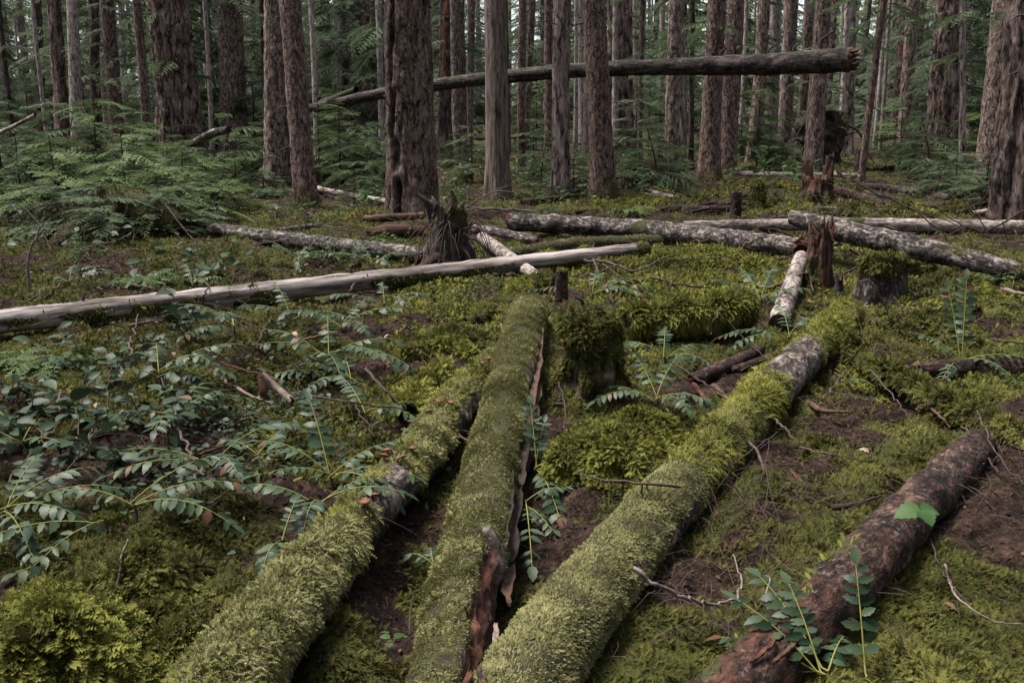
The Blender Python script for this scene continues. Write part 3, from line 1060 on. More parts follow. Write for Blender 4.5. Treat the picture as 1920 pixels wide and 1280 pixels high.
# ------------------------------------------------------------------ standing trees
def spray(n=11, w=.42, droop=.35, seed=0, kite=True, sub=True):
    """a flat drooping conifer spray: an axis (Y) with narrow side twigs on both sides"""
    rg = np.random.default_rng(seed)
    P, Y, sc = [], [], []
    for i in range(n):
        t = (i + .6) / n
        ln = w * (1 - t) ** .75 * (.35 + .65 * min(1, t * 4)) * rg.uniform(.7, 1.15) + .07
        for sd in (-1, 1):
            if rg.random() < .06:
                continue
            b = np.array([0, t, -droop * t * t])
            d = np.array([sd * rg.uniform(.75, 1.0), .55 + .3 * t, -.12 - droop * .5 * t + rg.normal() * .10])
            d = d / np.linalg.norm(d)
            P.append(b)
            Y.append(d)
            sc.append((ln * .34 + .02, ln, ln))
            if sub and ln > .16:
                for f in (.4, .68):
                    d2 = d + np.array([-sd * .5, .45, rg.normal() * .1])
                    P.append(b + d * ln * f)
                    Y.append(d2 / np.linalg.norm(d2))
                    sc.append((ln * .18, ln * .42, ln * .42))
    P.append(np.array([0, .95, -droop * .9]))
    Y.append(np.array([0, 1, -droop * 1.6]))
    sc.append((.05, .13, .13))
    pv, pf = KITE if kite else feather(4, .26, .1, .2)
    V, F = place(pv, pf, np.array(P), np.array(Y), np.array([[0, 0, 1.]]) + 0 * np.array(P), np.array(sc))
    return V, F


SPRAYS = [spray(12, .42, .30, 1), spray(14, .36, .55, 2), spray(10, .5, .2, 3)]
SPRAYS_FINE = [spray(15, .40, .25, 4, False), spray(17, .34, .40, 5, False), spray(14, .46, .18, 6, False)]


def bark_disp(kind, rm, seed):
    def fn(SS, TT):
        q = np.stack([np.cos(TT), np.sin(TT), SS * .0], -1)
        if kind in ('fir', 'firgrey', 'dark'):
            p = np.stack([np.cos(TT) * rm * 9 + seed, np.sin(TT) * rm * 9, SS * 1.3 + .4 * np.cos(TT * 2)], -1)
            d = .17 * (1 - 2.6 * np.abs(noise(p)) ** .8) + .07 * noise(p * [2.3, 2.3, 6])
        elif kind == 'cedar':
            p = np.stack([np.cos(TT) * rm * 16 + seed, np.sin(TT) * rm * 16, SS * .5], -1)
            d = .022 * noise(p) + .02 * noise(p * 2.2)
        elif kind == 'snag':
            p = np.stack([np.cos(TT) * rm * 12 + seed, np.sin(TT) * rm * 12, SS * 4], -1)
            d = .045 * noise(p) + .045 * noise(p * [2, 2, 2.6]) + .03 * noise(p * [4, 4, 7])
        else:
            p = np.stack([np.cos(TT) * rm * 18 + seed, np.sin(TT) * rm * 18, SS * 4], -1)
            d = .07 * noise(p) + .05 * noise(p * [2.2, 2.2, 3])
        big = .05 * noise(q * 1.3 + np.stack([SS * 0, SS * 0, SS * .5 + seed], -1))
        return d + big
    return fn


def trunk_mesh(name, B, A, r0, kind, seed, h, root=1., mat=None, cavity=None, lobes=None, curve=0.):
    """tapering trunk from base B along axis A; r0 radius in the visible part; local coordinates about B"""
    dist = math.hypot(B[0], B[1])
    px = max(dist / 996., .004)
    zs = np.concatenate([np.linspace(-.5, .6, int(max(8, min(40, 1.1 / (px * 2))))), np.linspace(.6, 5.5, int(max(24, min(190, 4.9 / (px * 1.9)))))[1:], np.linspace(5.5, h, 14)[1:]])
    A = A / A[2]
    rg = np.random.default_rng(seed)
    ph, ph2 = rg.uniform(0, 6, 2)
    wob = curve * np.stack([np.sin(zs * .7 + ph), np.cos(zs * .6 + ph2), 0 * zs], 1) * np.clip(zs, 0, 1)[:, None]
    C = A[None] * zs[:, None] + wob
    zc = np.clip(zs, 0, None)
    r = r0 * (1.04 - .035 * zc) * (1 + root * .42 * np.exp(-zc / (1.5 * r0 + .12)))
    r = np.maximum(r, r0 * .12)
    nt = int(max(14, min(88, 2 * PI * r0 / (px * 1.7))))
    bd = bark_disp('snag' if cavity else kind, r0, seed * 3.7)
    nl = lobes or rg.integers(4, 7)

    def disp(SS, TT):
        z = SS - .5
        fl = .22 * root * np.exp(-np.clip(z, 0, None) / (1.3 * r0 + .08)) * np.cos(nl * TT + ph + 1.2 * np.sin(TT + ph2))
        d = bd(SS, TT) + fl
        if cavity is not None:
            d = d + cavity(z, TT)
        return d
    V, D, s, th = tube_grid(C, r, nt, disp, up=(0, 1, 0))
    return mesh(name, V, [grid_faces(len(C), nt)], mat or BARK[kind]), V, D


def bough_part(parent, name, specs, mat, protos, seed):
    """foliage boughs on a trunk: specs = [(point, direction, length)]"""
    rg = np.random.default_rng(seed)
    P = np.array([s_[0] for s_ in specs])
    Y = np.array([s_[1] for s_ in specs])
    L = np.array([s_[2] for s_ in specs])
    ch = rg.integers(0, len(protos), len(P))
    up = np.array([0, 0, 1.]) + .15 * rg.normal(size=P.shape)
    parts = [place(*protos[k], P[ch == k], Y[ch == k], up[ch == k], L[ch == k]) for k in range(len(protos)) if (ch == k).any()]
    V, F = merge(parts)
    return link(name, mesh(name, V, [F], mat), parent)


TREES = [
    # xt, xb, yb, w, kind, name, label
    (-2, 26, 292, 9, 'dark', 'hemlock_tree', 'thin dark tree leaning right at the left edge of the wood'),
    (68, 80, 275, 17, 'dark', 'hemlock_tree', 'shadowy dark trunk behind the young hemlocks, second tree from the left edge'),
    (100, 122, 305, 24, 'fir', 'fir_tree', 'reddish furrowed trunk rising behind the young hemlocks near the left edge'),
    (136, 148, 318, 22, 'grey', 'fir_tree', 'greyish trunk with a whitish foot seen under the young hemlock boughs'),
    (176, 183, 300, 18, 'dark', 'hemlock_tree', 'straight purplish dark trunk between the greyish trunk and the mossy patched one'),
    (200, 224, 308, 26, 'hem', 'hemlock_tree', 'leaning trunk with greenish moss patches left of the great furrowed fir'),
    (226, 238, 280, 12, 'grey', 'hemlock_tree', 'pale slim trunk just behind the leaning moss patched trunk'),
    (266, 278, 285, 12, 'dark', 'hemlock_tree', 'slim blackish trunk just left of the great furrowed fir'),
    (313, 345, 318, 70, 'fir', 'fir_tree', 'great thick fir with deep furrowed red brown bark, behind low hemlock boughs'),
    (351, 362, 285, 6, 'dark', 'hemlock_tree', 'dark pole thin tree touching the edge of the great furrowed fir'),
    (382, 404, 292, 20, 'grey', 'cedar_tree', 'smooth pale grey trunk beside the great furrowed fir'),
    (430, 440, 300, 48, 'hem', 'hemlock_tree', 'stout brown scaly trunk right of the smooth pale grey trunk'),
    (473, 476, 265, 9, 'dark', 'hemlock_tree', 'thin dark stem in the gap left of the big paired trunks'),
    (518, 522, 352, 46, 'hem', 'hemlock_tree', 'broad trunk with a green moss stain, the rear one of the big pair'),
    (543, 575, 392, 40, 'brown', 'hemlock_tree', 'warm brown leaning trunk with a mossy foot, the front one of the big pair'),
    (583, 603, 290, 6, 'yellow', 'alder_tree', 'thin leaning stem streaked with yellow moss'),
    (609, 614, 285, 20, 'brown', 'fir_tree', 'brown trunk behind the thin yellow mossed stem'),
    (628, 640, 280, 8, 'grey', 'alder_tree', 'thin crooked pale stem between two brown trunks'),
    (642, 668, 292, 13, 'dark', 'hemlock_tree', 'dark slender trunk leaning right toward the hung up log'),
    (686, 692, 300, 15, 'hem', 'hemlock_tree', 'slender brown grey trunk in front of the low end of the hung up log'),
    (668, 672, 262, 15, 'dark', 'hemlock_tree', 'deep shadowed trunk far behind the slender brown grey one'),
    (703, 705, 285, 12, 'dark', 'hemlock_tree', 'dark trunk tucked against the big flaking snag tree'),
    (709, 716, 318, 11, 'grey', 'alder_tree', 'thin lichen grey stem at the edge of the big flaking snag tree'),
    (858, 862, 300, 28, 'hem', 'hemlock_tree', 'trunk behind the hung up log with a furrowed foot, right of the big flaking snag'),
    (838, 833, 302, 24, 'dark', 'hemlock_tree', 'dark mossy footed trunk partly stripped to an orange streak'),
    (885, 879, 275, 14, 'brown', 'fir_tree', 'slim brown trunk seen left of the straight cedar'),
    (928, 933, 372, 42, 'cedar', 'cedar_tree', 'straight cedar with fine vertical grey strips of bark'),
    (946, 951, 292, 13, 'dark', 'hemlock_tree', 'brown trunk showing past the edge of the straight cedar'),
    (998, 984, 290, 13, 'brown', 'fir_tree', 'slim smooth brown trunk leaning left, right of the cedar'),
    (1020, 1020, 262, 13, 'dark', 'fir_tree', 'slim dark distant trunk between the leaning brown one and the grey one'),
    (1055, 1050, 372, 30, 'firgrey', 'fir_tree', 'dark mottled grey trunk with a split mossy lower side'),
    (1090, 1092, 270, 14, 'grey', 'hemlock_tree', 'dim grey trunk hidden behind the straight dark dotted trunk'),
    (1113, 1132, 378, 42, 'brown', 'hemlock_tree', 'brown trunk with dark knots and a flared mossy root on its right'),
    (1163, 1162, 300, 45, 'fir', 'fir_tree', 'thick furrowed brown fir behind the hung up log'),
    (1189, 1193, 262, 8, 'grey', 'alder_tree', 'whitish slim stem just right of the thick furrowed fir'),
    (1206, 1198, 325, 10, 'brown', 'hemlock_tree', 'thin straight brown tree with a mossy foot'),
    (1243, 1238, 268, 11, 'grey', 'alder_tree', 'pale grey birch like stem far back'),
    (1267, 1258, 352, 26, 'hem', 'hemlock_tree', 'trunk with a bright moss skirt at its foot, left of the close pair'),
    (1278, 1274, 318, 22, 'firgrey', 'fir_tree', 'grey brown trunk half hidden behind the moss skirted trunk'),
    (1298, 1296, 315, 9, 'dark', 'hemlock_tree', 'narrow blackish tree left of the close pair'),
    (1345, 1329, 345, 36, 'brown', 'hemlock_tree', 'front trunk of the close pair, with a green mossy foot'),
    (1380, 1362, 330, 32, 'brown', 'hemlock_tree', 'rear trunk of the close pair, smooth and purplish brown'),
    (1456, 1446, 275, 21, 'grey', 'fir_tree', 'pale grey scaly trunk far back above the hung up log'),
    (1481, 1470, 290, 23, 'firgrey', 'fir_tree', 'netted grey barked fir behind the thick end of the hung up log'),
    (1541, 1520, 312, 25, 'brown', 'hemlock_tree', 'straight brown trunk standing before the dark upturned root plate'),
    (1560, 1553, 258, 8, 'yellow', 'maple_tree', 'thin stem furred with bright yellow moss'),
    (1594, 1584, 292, 26, 'firgrey', 'fir_tree', 'grey furrowed trunk right of the dark upturned root plate'),
    (1657, 1614, 345, 13, 'brown', 'hemlock_tree', 'thin brown tree leaning clearly to the right'),
    (1697, 1680, 275, 24, 'brown', 'hemlock_tree', 'smooth purplish trunk between the leaning thin tree and the thick furrowed one'),
    (1783, 1762, 312, 50, 'fir', 'fir_tree', 'thick dark furrowed fir, second big trunk from the right edge'),
    (1804, 1804, 325, 11, 'firgrey', 'hemlock_tree', 'slim greenish stem touching the thick dark furrowed fir'),
    (1832, 1816, 265, 16, 'grey', 'hemlock_tree', 'faint far trunk seen between two big trunks near the right edge'),
    (1884, 1853, 338, 44, 'hem', 'hemlock_tree', 'speckled grey brown trunk just left of the huge edge trunk'),
    (1945, 1912, 418, 92, 'dark', 'fir_tree', 'huge dark trunk cut off by the right edge'),
]


def base_of(xb, yb):
    p = hit(xb, yb)
    p[2] = float(ground_z(np.array([p[0]]), np.array([p[1]]))[0])
    return p


TREE_AT = []
for k, (xt, xb, yb, w, kind, nm, lab) in enumerate(TREES):
    B = base_of(xb, yb)
    top = at_depth(xt, 0, B[1])
    A = top - hit(xb, yb)
    r0 = .5 * metres(w, B)
    root = Empty = None
    o = bpy.data.objects.new(nm, None)
    COL.objects.link(o)
    o.location = Vector(B.tolist())
    o.empty_display_size = .1
    tag(o, lab, 'tree')
    me, V, D = trunk_mesh('trunk', B, A, r0, kind, k + 3, 12 + 10 * R.random(), root=(.3 if kind in ('grey', 'yellow') else .55) * (.45 if xb > 1850 else 1), curve=.012 if w < 14 else .006)
    link('trunk', me, o)
    TREE_AT.append((o, B, A / A[2], r0, kind, V, D))
    # dead twigs sticking out of the trunk
    rg = np.random.default_rng(k + 100)
    if w > 10 and B[1] < 34:
        ch = []
        for _ in range(rg.integers(3, 9)):
            z = rg.uniform(.8, 4.6)
            an = rg.uniform(0, 2 * PI)
            d = np.array([math.cos(an), math.sin(an), rg.uniform(-.5, .1)])
            c = A / A[2] * z + d * [1, 1, 0] * r0 * .8
            ln = rg.uniform(.06, .5) * (1 if rg.random() < .8 else 2)
            ch.append((spline(np.array([c, c + d * ln * .5, c + d * ln + [0, 0, -.25 * ln]]), 5), .012, .004))
        for c_ in ch:
            Vt, Ft = tubes([c_], 4)
            link('dead_branch', mesh('dead_branch', Vt, [Ft], TWIG_DARK), o)


# the big flaking snag tree with dark cavities: angle, half width, from, to, depth
SNAG_HOLES = [(218, 6, 2.05, 3.3, .26), (226, 7, 1.7, 2.2, .22), (222, 9, 1.12, 1.42, .32), (229, 6, 1.4, 1.75, .2), (212, 9, .64, .86, .32), (226, 7, .72, 1.1, .22), (236, 9, -.1, .42, .24), (205, 7, -.1, .45, .26), (190, 5, 1.32, 1.4, .24), (196, 4, 1.0, 1.06, .24)]
def snag_cavity(z, TT):
    dg = np.degrees(TT)
    dg = (dg + 180) % 360 - 180          # 0 looks away from the camera, +-180 toward it
    f = np.mod(dg, 360)                  # 180 = facing the camera
    e = noise(np.stack([z * 3., f * .05, 0 * z], -1))
    d = 0 * z
    for c, wd, z0, z1, dep in SNAG_HOLES:
        a = np.abs(((f - c - e * 9 + 180) % 360) - 180)
        d = d - .6 * dep * (1 - sstep(wd * .5, wd * 1.5, a)) * sstep(z0 - .12, z0 + .1, z + e * .1) * (1 - sstep(z1 - .1, z1 + .12, z + e * .1))
    return d


SNAG_L = 205
B = base_of(772, 400)
A = at_depth(764, 0, B[1]) - hit(772, 400)
r0 = .5 * metres(86, B)
o = bpy.data.objects.new('snag_tree', None)
COL.objects.link(o)
o.location = Vector(B.tolist())
tag(o, 'biggest central trunk with flaking rough bark and black rotten hollows', 'tree')
SNAG_BARK = mat_bark('bark_flaking', (.016, .010, .009), (.100, .066, .054), (.195, .145, .125), 16., .35, .25, .25, plate=True, bdist=.03)
me, V, D = trunk_mesh('trunk', B, A, r0, 'hem', 77, 13, root=.35, mat=SNAG_BARK, cavity=snag_cavity, lobes=5)
hol = np.clip(-snag_cavity(np.broadcast_to(V[:, :, 2], V.shape[:2]), np.broadcast_to(np.linspace(0, 2 * PI, V.shape[1], endpoint=False)[None], V.shape[:2])) * 9., 0, 1)
a_ = me.attributes.new('hollow', 'FLOAT', 'POINT')
a_.data.foreach_set('value', hol.astype(np.float32).ravel())
tr = link('trunk', me, o)
TREE_AT.append((o, B, A / A[2], r0, 'snag', V, D))
ch = []
rg = np.random.default_rng(9)
for _ in range(16):
    z = rg.uniform(.4, 4.2)
    an = rg.uniform(PI, 2 * PI)
    d = np.array([math.cos(an), math.sin(an), -.2])
    c = A / A[2] * z + d * [1, 1, 0] * r0 * .9
    ln = rg.uniform(.04, .12)
    ch.append((np.array([c, c + d * ln * .6, c + d * ln]), .02, .008))
for c_ in ch:
    Vt, Ft = tubes([c_], 5)
    link('dead_branch', mesh('dead_branch', Vt, [Ft], TWIG_DARK), o)
for k in range(26):
    z = rg.uniform(.1, 3.4)
    an = rg.uniform(PI * 1.05, PI * 1.95)
    d = np.array([math.cos(an), math.sin(an), 0])
    c = A / A[2] * z + d * r0 * .97
    l2 = rg.uniform(.08, .28)
    t_ = np.array([-d[1], d[0], 0])
    V_, F_ = strip([c, c + [0, 0, l2 * .5] + d * .015, c + [0, 0, l2] + d * .03 + t_ * .02], rg.uniform(.03, .07), .004, k, 8)
    link('bark_flake', mesh('bark_flake', V_, [F_], SNAG_BARK), o)

# orange stripped sliver standing on the trunk behind
for o, B, A, r0, kind, V, D in TREE_AT:
    if 'orange streak' in o['label']:
        d = unit(np.array([.05, -1, 0]))
        z0, z1 = 1.75, 6.
        V_, F_ = strip([A * z + d * r0 * 1.04 + np.array([.03 * math.sin(z * 2), 0, 0]) for z in np.linspace(z0, z1, 6)], r0 * .9, .012, 3, 40)
        link('stripped_wood', mesh('stripped_wood', V_, [F_], mat_simple('stripped_orange', (.16, .060, .030), (.30, .135, .080), 9., .85, (1, 1, .1))), o)

# moss skirts at the feet of some trunks
for o, B, A, r0, kind, V, D in TREE_AT:
    lb = o['label']
    if any(q in lb for q in ('mossy foot', 'moss skirt', 'mossy root', 'mossy lower', 'mossy footed', 'front one of the big pair', 'huge dark')):
        rg = np.random.default_rng(int(r0 * 1e4))
        P, N, fi, fj = scatter_grid(V[:int(len(V) * .35)], 9000, rg)
        D_ = D[np.clip(fi.astype(int), 0, len(V) - 1), fj.astype(int) % V.shape[1]]
        N = np.where((N * D_).sum(1, keepdims=True) < 0, -N, N)
        hgt = 1.0 if 'huge' not in lb else .25
        side = D_[:, 0] if 'on its right' in lb else 0 * D_[:, 0]
        hh = hgt * (.30 + .32 * noise(unit(P * [1, 1, 0] + 1e-6) * 1.7 + r0 * 50) + .45 * np.clip(side, 0, 1))
        m = (P[:, 2] > -.05) & (rg.random(len(P)) < np.clip(1.05 - P[:, 2] / np.maximum(hh, .05), 0, 1) ** 1.3)
        P, N = P[m], N[m]
        if len(P) > 5:
            Y = N * .5 + [0, 0, -.6] + .4 * rg.normal(size=P.shape)
            V_, F_ = place(*FEATHERS_FAR[0], P, Y, N, rg.uniform(.02, .045, len(P)))
            tag(link('moss', mesh('moss', V_, [F_], MOSS_DEEP), o), kind='stuff')

# hanging boughs on some of the standing trees
for o, B, A, r0, kind, V, D in TREE_AT:
    rg = np.random.default_rng(int(abs(B[0]) * 1000))
    if kind in ('snag', 'cedar') or rg.random() > .8:
        continue
    specs = []
    far = sstep(12, 30, B[1])
    for _ in range(int(6 + 26 * far)):
        z = rg.uniform(1.2 + 1.2 * (1 - far), 5.6) if B[1] > 16 else rg.uniform(4.2, 6)
        an = rg.uniform(0, 2 * PI)
        d = np.array([math.cos(an), math.sin(an), rg.uniform(-.35, .1)])
        specs.append((A * z + d * r0 * .7, d, rg.uniform(.4, 1.15)))
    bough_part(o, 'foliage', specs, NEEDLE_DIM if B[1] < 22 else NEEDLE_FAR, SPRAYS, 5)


# ------------------------------------------------------------------ far conifers between and behind the trunks
def far_tree(kind, h, rad, seed, nb, mat, barkk='dark', z0=.5):
    o = bpy.data.objects.new(kind, None)
    COL.objects.link(o)
    rg = np.random.default_rng(seed)
    B = np.array([0, 34., 0])
    me, _, _ = trunk_mesh('trunk', B, np.array([rg.normal() * .02, 0, 1.]), rad, barkk, seed, h, root=.5, curve=.03)
    link('trunk', me, o)
    specs = []
    for _ in range(nb):
        z = z0 + (6.8 - z0) * rg.random() ** 1.1
        an = rg.uniform(0, 2 * PI)
        d = np.array([math.cos(an), math.sin(an), rg.uniform(-.3, .15)])
        ln = (.4 + .9 * (1 - z / h)) * rg.uniform(.6, 1.15)
        b0 = d * rg.uniform(.05, 1.1) * ln
        specs.append((np.array([0, 0, z]) + b0, d, ln))
    bough_part(o, 'crown', specs, mat, SPRAYS, seed)
    return o


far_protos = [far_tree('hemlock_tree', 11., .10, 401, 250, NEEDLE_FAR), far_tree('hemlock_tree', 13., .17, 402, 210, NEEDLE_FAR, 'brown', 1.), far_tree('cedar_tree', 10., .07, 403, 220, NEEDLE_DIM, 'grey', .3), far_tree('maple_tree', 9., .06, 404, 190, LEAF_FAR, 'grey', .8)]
FAR_LAB = ['distant hemlock with drooping dim green boughs deep in the wood', 'distant brown trunked hemlock with layered boughs deep in the wood', 'distant slim grey cedar with hanging boughs deep in the wood', 'distant maple whose leaves are painted paler for the sky light in the far wood']
for p_, lb_ in zip(far_protos, FAR_LAB):
    tag(p_, lb_, 'tree', 'trees in the far wood')
first = [True] * 4
rg = np.random.default_rng(77)
placed = []
cnt = 0
while cnt < 58:
    y = rg.uniform(25, 62)
    x = rg.uniform(-1, 1) * (.60 * y + 2)
    if any((x - a) ** 2 + (y - b) ** 2 < 2.2 ** 2 for a, b in placed):
        continue
    if any((x - t[1][0]) ** 2 + (y - t[1][1]) ** 2 < 1.0 for t in TREE_AT):
        continue
    placed.append((x, y))
    k = int(rg.choice([0, 0, 1, 1, 2]))
    pxx = 960 + FPX * x / y
    if 1380 < pxx < 1640 and y > 30 and rg.random() < .75:
        k = 3
    z = float(ground_z(np.array([x]), np.array([y]))[0])
    rz, sc = rg.uniform(0, 6.28), rg.uniform(.8, 1.3)
    if first[k]:
        first[k] = False
        o = far_protos[k]
        o.location = (x, y, z)
        o.rotation_euler = (0, 0, rz)
        o.scale = (sc,) * 3
    else:
        copy_tree(far_protos[k], (x, y, z), rz, sc)
    cnt += 1

# slim bare trunks standing in layers between them
slim = []
for k_, (r_, kd, lb_) in enumerate([(.09, 'brown', 'slim brown trunk, one of many standing in layers in the dim wood'), (.06, 'grey', 'slim pale grey trunk, one of many standing in layers in the dim wood'), (.13, 'hem', 'middling scaly trunk, one of many standing in layers in the dim wood')]):
    o = bpy.data.objects.new('hemlock_tree', None)
    COL.objects.link(o)
    me, V, D = trunk_mesh('trunk', np.array([0, 26., 0]), np.array([.02 * (k_ - 1), 0, 1.]), r_, kd, 500 + k_, 12, root=.4, curve=.03)
    link('trunk', me, o)
    tag(o, lb_, 'tree', 'slim trunks in the dim wood')
    slim.append(o)
n = 0
used = set()
while n < 64:
    y = rg.uniform(19, 46)
    x = rg.uniform(-1, 1) * (.55 * y + 1)
    if any((x / y - t[1][0] / t[1][1]) ** 2 < (.008) ** 2 and y > t[1][1] for t in TREE_AT) or any((x - t[1][0]) ** 2 + (y - t[1][1]) ** 2 < .8 for t in TREE_AT):
        continue
    k = int(rg.choice([0, 1, 1, 2, 2]))
    z = float(ground_z(np.array([x]), np.array([y]))[0])
    if k not in used:
        used.add(k)
        slim[k].location = (x, y, z)
    else:
        copy_tree(slim[k], (x, y, z), rg.uniform(0, 6.28), rg.uniform(.75, 1.25))
    n += 1

# beyond them the wood is one mass
rg = np.random.default_rng(78)
parts = []
for n, y0, y1, ln in [(3800, 58, 74, 2.0), (4200, 74, 100, 2.8)]:
    y = rg.uniform(y0, y1, n)
    x = rg.uniform(-1, 1, n) * (.75 * y)
    z = slope(y) + rg.uniform(-.2, 9.5, n)
    an = rg.uniform(0, 2 * PI, n)
    Y = np.stack([np.cos(an), np.sin(an), rg.uniform(-.5, .2, n)], -1)
    ok = n2(x, z * 1.3, .22, 3.) > .02 - .5 * (z < slope(y) + 3.5)
    P = np.stack([x, y, z], -1)[ok]
    parts.append(place(*SPRAYS[0], P, Y[ok], np.array([0, 0, 1.]) + .3 * rg.normal(size=P.shape), ln * rg.uniform(.6, 1.2, len(P))))
V, F = merge(parts)
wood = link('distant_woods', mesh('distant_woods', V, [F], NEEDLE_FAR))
tag(wood, 'the far wood closing the view behind all the trunks', 'woods', kind='stuff')
ch = []
for _ in range(190):
    y = rg.uniform(52, 95)
    x = rg.uniform(-.7, .7) * y
    r = rg.uniform(.10, .32)
    z = slope(y)
    l_ = rg.normal() * .25
    ch.append((np.array([[x, y, z - .5], [x + l_ * .5, y, z + 8], [x + l_, y, z + 17]]), r, r * .6))
V, F = tubes(ch, 9)
parts = []  # out-of-view ring of foliage, added to block low sky light
rg2 = np.random.default_rng(79)
n = 4200
an = rg2.uniform(math.radians(150), math.radians(390), n)
rad = rg2.uniform(11, 24, n)
P = np.stack([rad * np.cos(an), 2 + rad * np.sin(an) * (np.sin(an) < 0) + rad * np.sin(an) * (np.sin(an) >= 0), rg2.uniform(0, 19, n)], -1)
P = P[(np.abs(P[:, 0]) > .75 * P[:, 1] + 3) | (P[:, 1] < -4)]
a2 = rg2.uniform(0, 2 * PI, len(P))
parts.append(place(*SPRAYS[1], P, np.stack([np.cos(a2), np.sin(a2), rg2.uniform(-.5, .1, len(P))], -1), np.array([0, 0, 1.]) + .3 * rg2.normal(size=P.shape), 2.0 * rg2.uniform(.6, 1.3, len(P))))
Vs_, Fs_ = merge(parts)
tag(link('sky_blocking_foliage', mesh('sky_blocking_foliage', Vs_, [Fs_], NEEDLE_DIM), wood), kind='stuff')
o = link('far_trunks', mesh('far_trunks', V, [F], BARK['hem']), wood)
tag(o, kind='stuff')
# ------------------------------------------------------------------ stumps, mounds, root plate
class Stump:
    def __init__(s, name, label, xb, yb, ytop, wb, wt, mat, seed=0, jag=.2, root=.5, mossfn=None, lump=.15, cat='stump', dome=False, rot=0., xt=None, ow=None, extra=None, sink=.12, nt=None, groove=.06):
        B = base_of(xb, yb)
        h = metres(yb - ytop, B)
        rb, rt = .5 * metres(wb, B), .5 * metres(wt, B)
        s.h, s.B, s.seed = h, B, seed
        px = max(.006, B[1] / 996.)
        n = int(min(70, max(14, h / px / 1.2)))
        nt = nt or int(min(96, max(28, 2 * PI * rb / px / 1.5)))
        zs = np.linspace(-sink, h, n)
        f = np.clip(zs / h, 0, 1)
        dx = 0 if xt is None else metres(xt - xb, B)
        C = np.stack([dx * f, 0 * f, zs], 1)
        if dome:
            r = rb * (np.clip(1 - f, 0, 1) ** .62 * .72 + .28 * np.sqrt(np.clip(1 - f ** 2.4, 0, 1))) + .001
        else:
            r = rt + (rb - rt) * (1 - f) ** 2.2
        ph = seed * 1.7

        def disp(SS, TT):
            z = SS - sink
            p = np.stack([np.cos(TT) * rb, np.sin(TT) * rb, z], -1)
            d = lump * fbm(p * 2.0 / rb * .6 + seed * 3.3, 3) + .04 * fbm(p * [24, 24, 8], 2)
            d = d + groove * (fbm(p * [46, 46, 3.5] + seed, 3)) + root * .4 * np.cos(5 * TT + ph + np.sin(2 * TT + ph)) * (1 - np.clip(z / h, 0, 1)) ** 2.5
            if extra is not None:
                d = d + extra(np.clip(z / h, 0, 1), TT, p)
            return d
        V, D, ss, th = tube_grid(C, r, nt, disp, up=(0, 1, 0))
        tj = np.stack([np.cos(th) * 1.6, np.sin(th) * 1.6, 0 * th + seed], -1)
        J = jag * h * (np.clip(fbm(tj, 3) * 1.1 + .1, -.6, 1.2))
        if not dome:
            V[:, :, 2] += (f[:, None] ** 2) * J[None]
            # cap that sinks inside
            top = V[-1]
            c = top.mean(0)
            caps = []
            for q in (.93, .8, .6, .35, .02):
                b = c + (top - c) * q
                b[:, 2] = top[:, 2] * q + (1 - q) * c[2] - jag * h * .35 * (1 - q ** 3) + .05 * h * noise(b * 9 / max(rb, .05) * .3) * (jag > .1)
                caps.append(b)
            V = np.concatenate([V, np.array(caps)])
            D = np.concatenate([D, np.repeat(np.array([[[0, 0, 1.]]]), 5, 0).repeat(nt, 1)])
        s.V, s.D, s.nt = V, D, nt
        s.n = len(V)
        Nv = np.cross(np.roll(V, -1, 1) - np.roll(V, 1, 1), np.gradient(V, axis=0))
        Nv = unit(Nv)
        Nv = np.where((Nv * D).sum(-1, keepdims=True) < 0, -Nv, Nv)
        s.N = Nv
        s.moss = np.clip(mossfn(V, Nv, s), 0, 1) if mossfn else np.zeros(V.shape[:2])
        ccap = np.zeros(V.shape[:2])
        if not dome:
            ccap[n:] = 1
        me = mesh(name, V, [grid_faces(len(V), nt)], mat, attrs=dict(gx=V[..., 0] + seed, gy=V[..., 1], gz=V[..., 2], moss=s.moss, rot=np.clip(rot + ccap * (0 if mossfn else .7), 0, 1)))
        s.ob = tag(link(name, me, loc=B), label, cat)

    def moss_part(s, count, mat, ln, protos, droop=.7, lie=.45, seed=1, thr=.45, name='moss'):
        rg = np.random.default_rng(seed)
        P, N, fi, fj = scatter_grid(s.V, count * 2, rg)
        i = np.clip(fi.astype(int), 0, s.n - 1)
        j = fj.astype(int) % s.nt
        m = s.moss[i, j] + rg.normal(size=len(P)) * .13 > thr
        P, N, i, j = P[m][:count], N[m][:count], i[m][:count], j[m][:count]
        N = np.where((N * s.N[i, j]).sum(1, keepdims=True) < 0, -N, N)
        rd = rg.normal(size=P.shape)
        Y = N * (1 - lie) + rd * .42 + np.array([0, 0, -1.]) * droop * (1.05 - N[:, 2:3])
        Y = Y - N * np.minimum(0, (Y * N).sum(1, keepdims=True) + .02)
        tuft = .68 + .6 * np.clip(noise(P * 14 + 3.3) + .3, -.4, 1) + .4 * fbm(P * 3.7 + seed, 2)
        sc = ln * rg.uniform(.6, 1.25, len(P)) * tuft
        ch = rg.integers(0, len(protos), len(P))
        parts = [place(*protos[k], P[ch == k] - N[ch == k] * ln * .1, Y[ch == k], N[ch == k] + .2 * rd[ch == k], sc[ch == k]) for k in range(len(protos)) if (ch == k).any()]
        V, F = merge(parts)
        return tag(link(name, mesh(name, V, [F], mat), s.ob), kind='stuff')

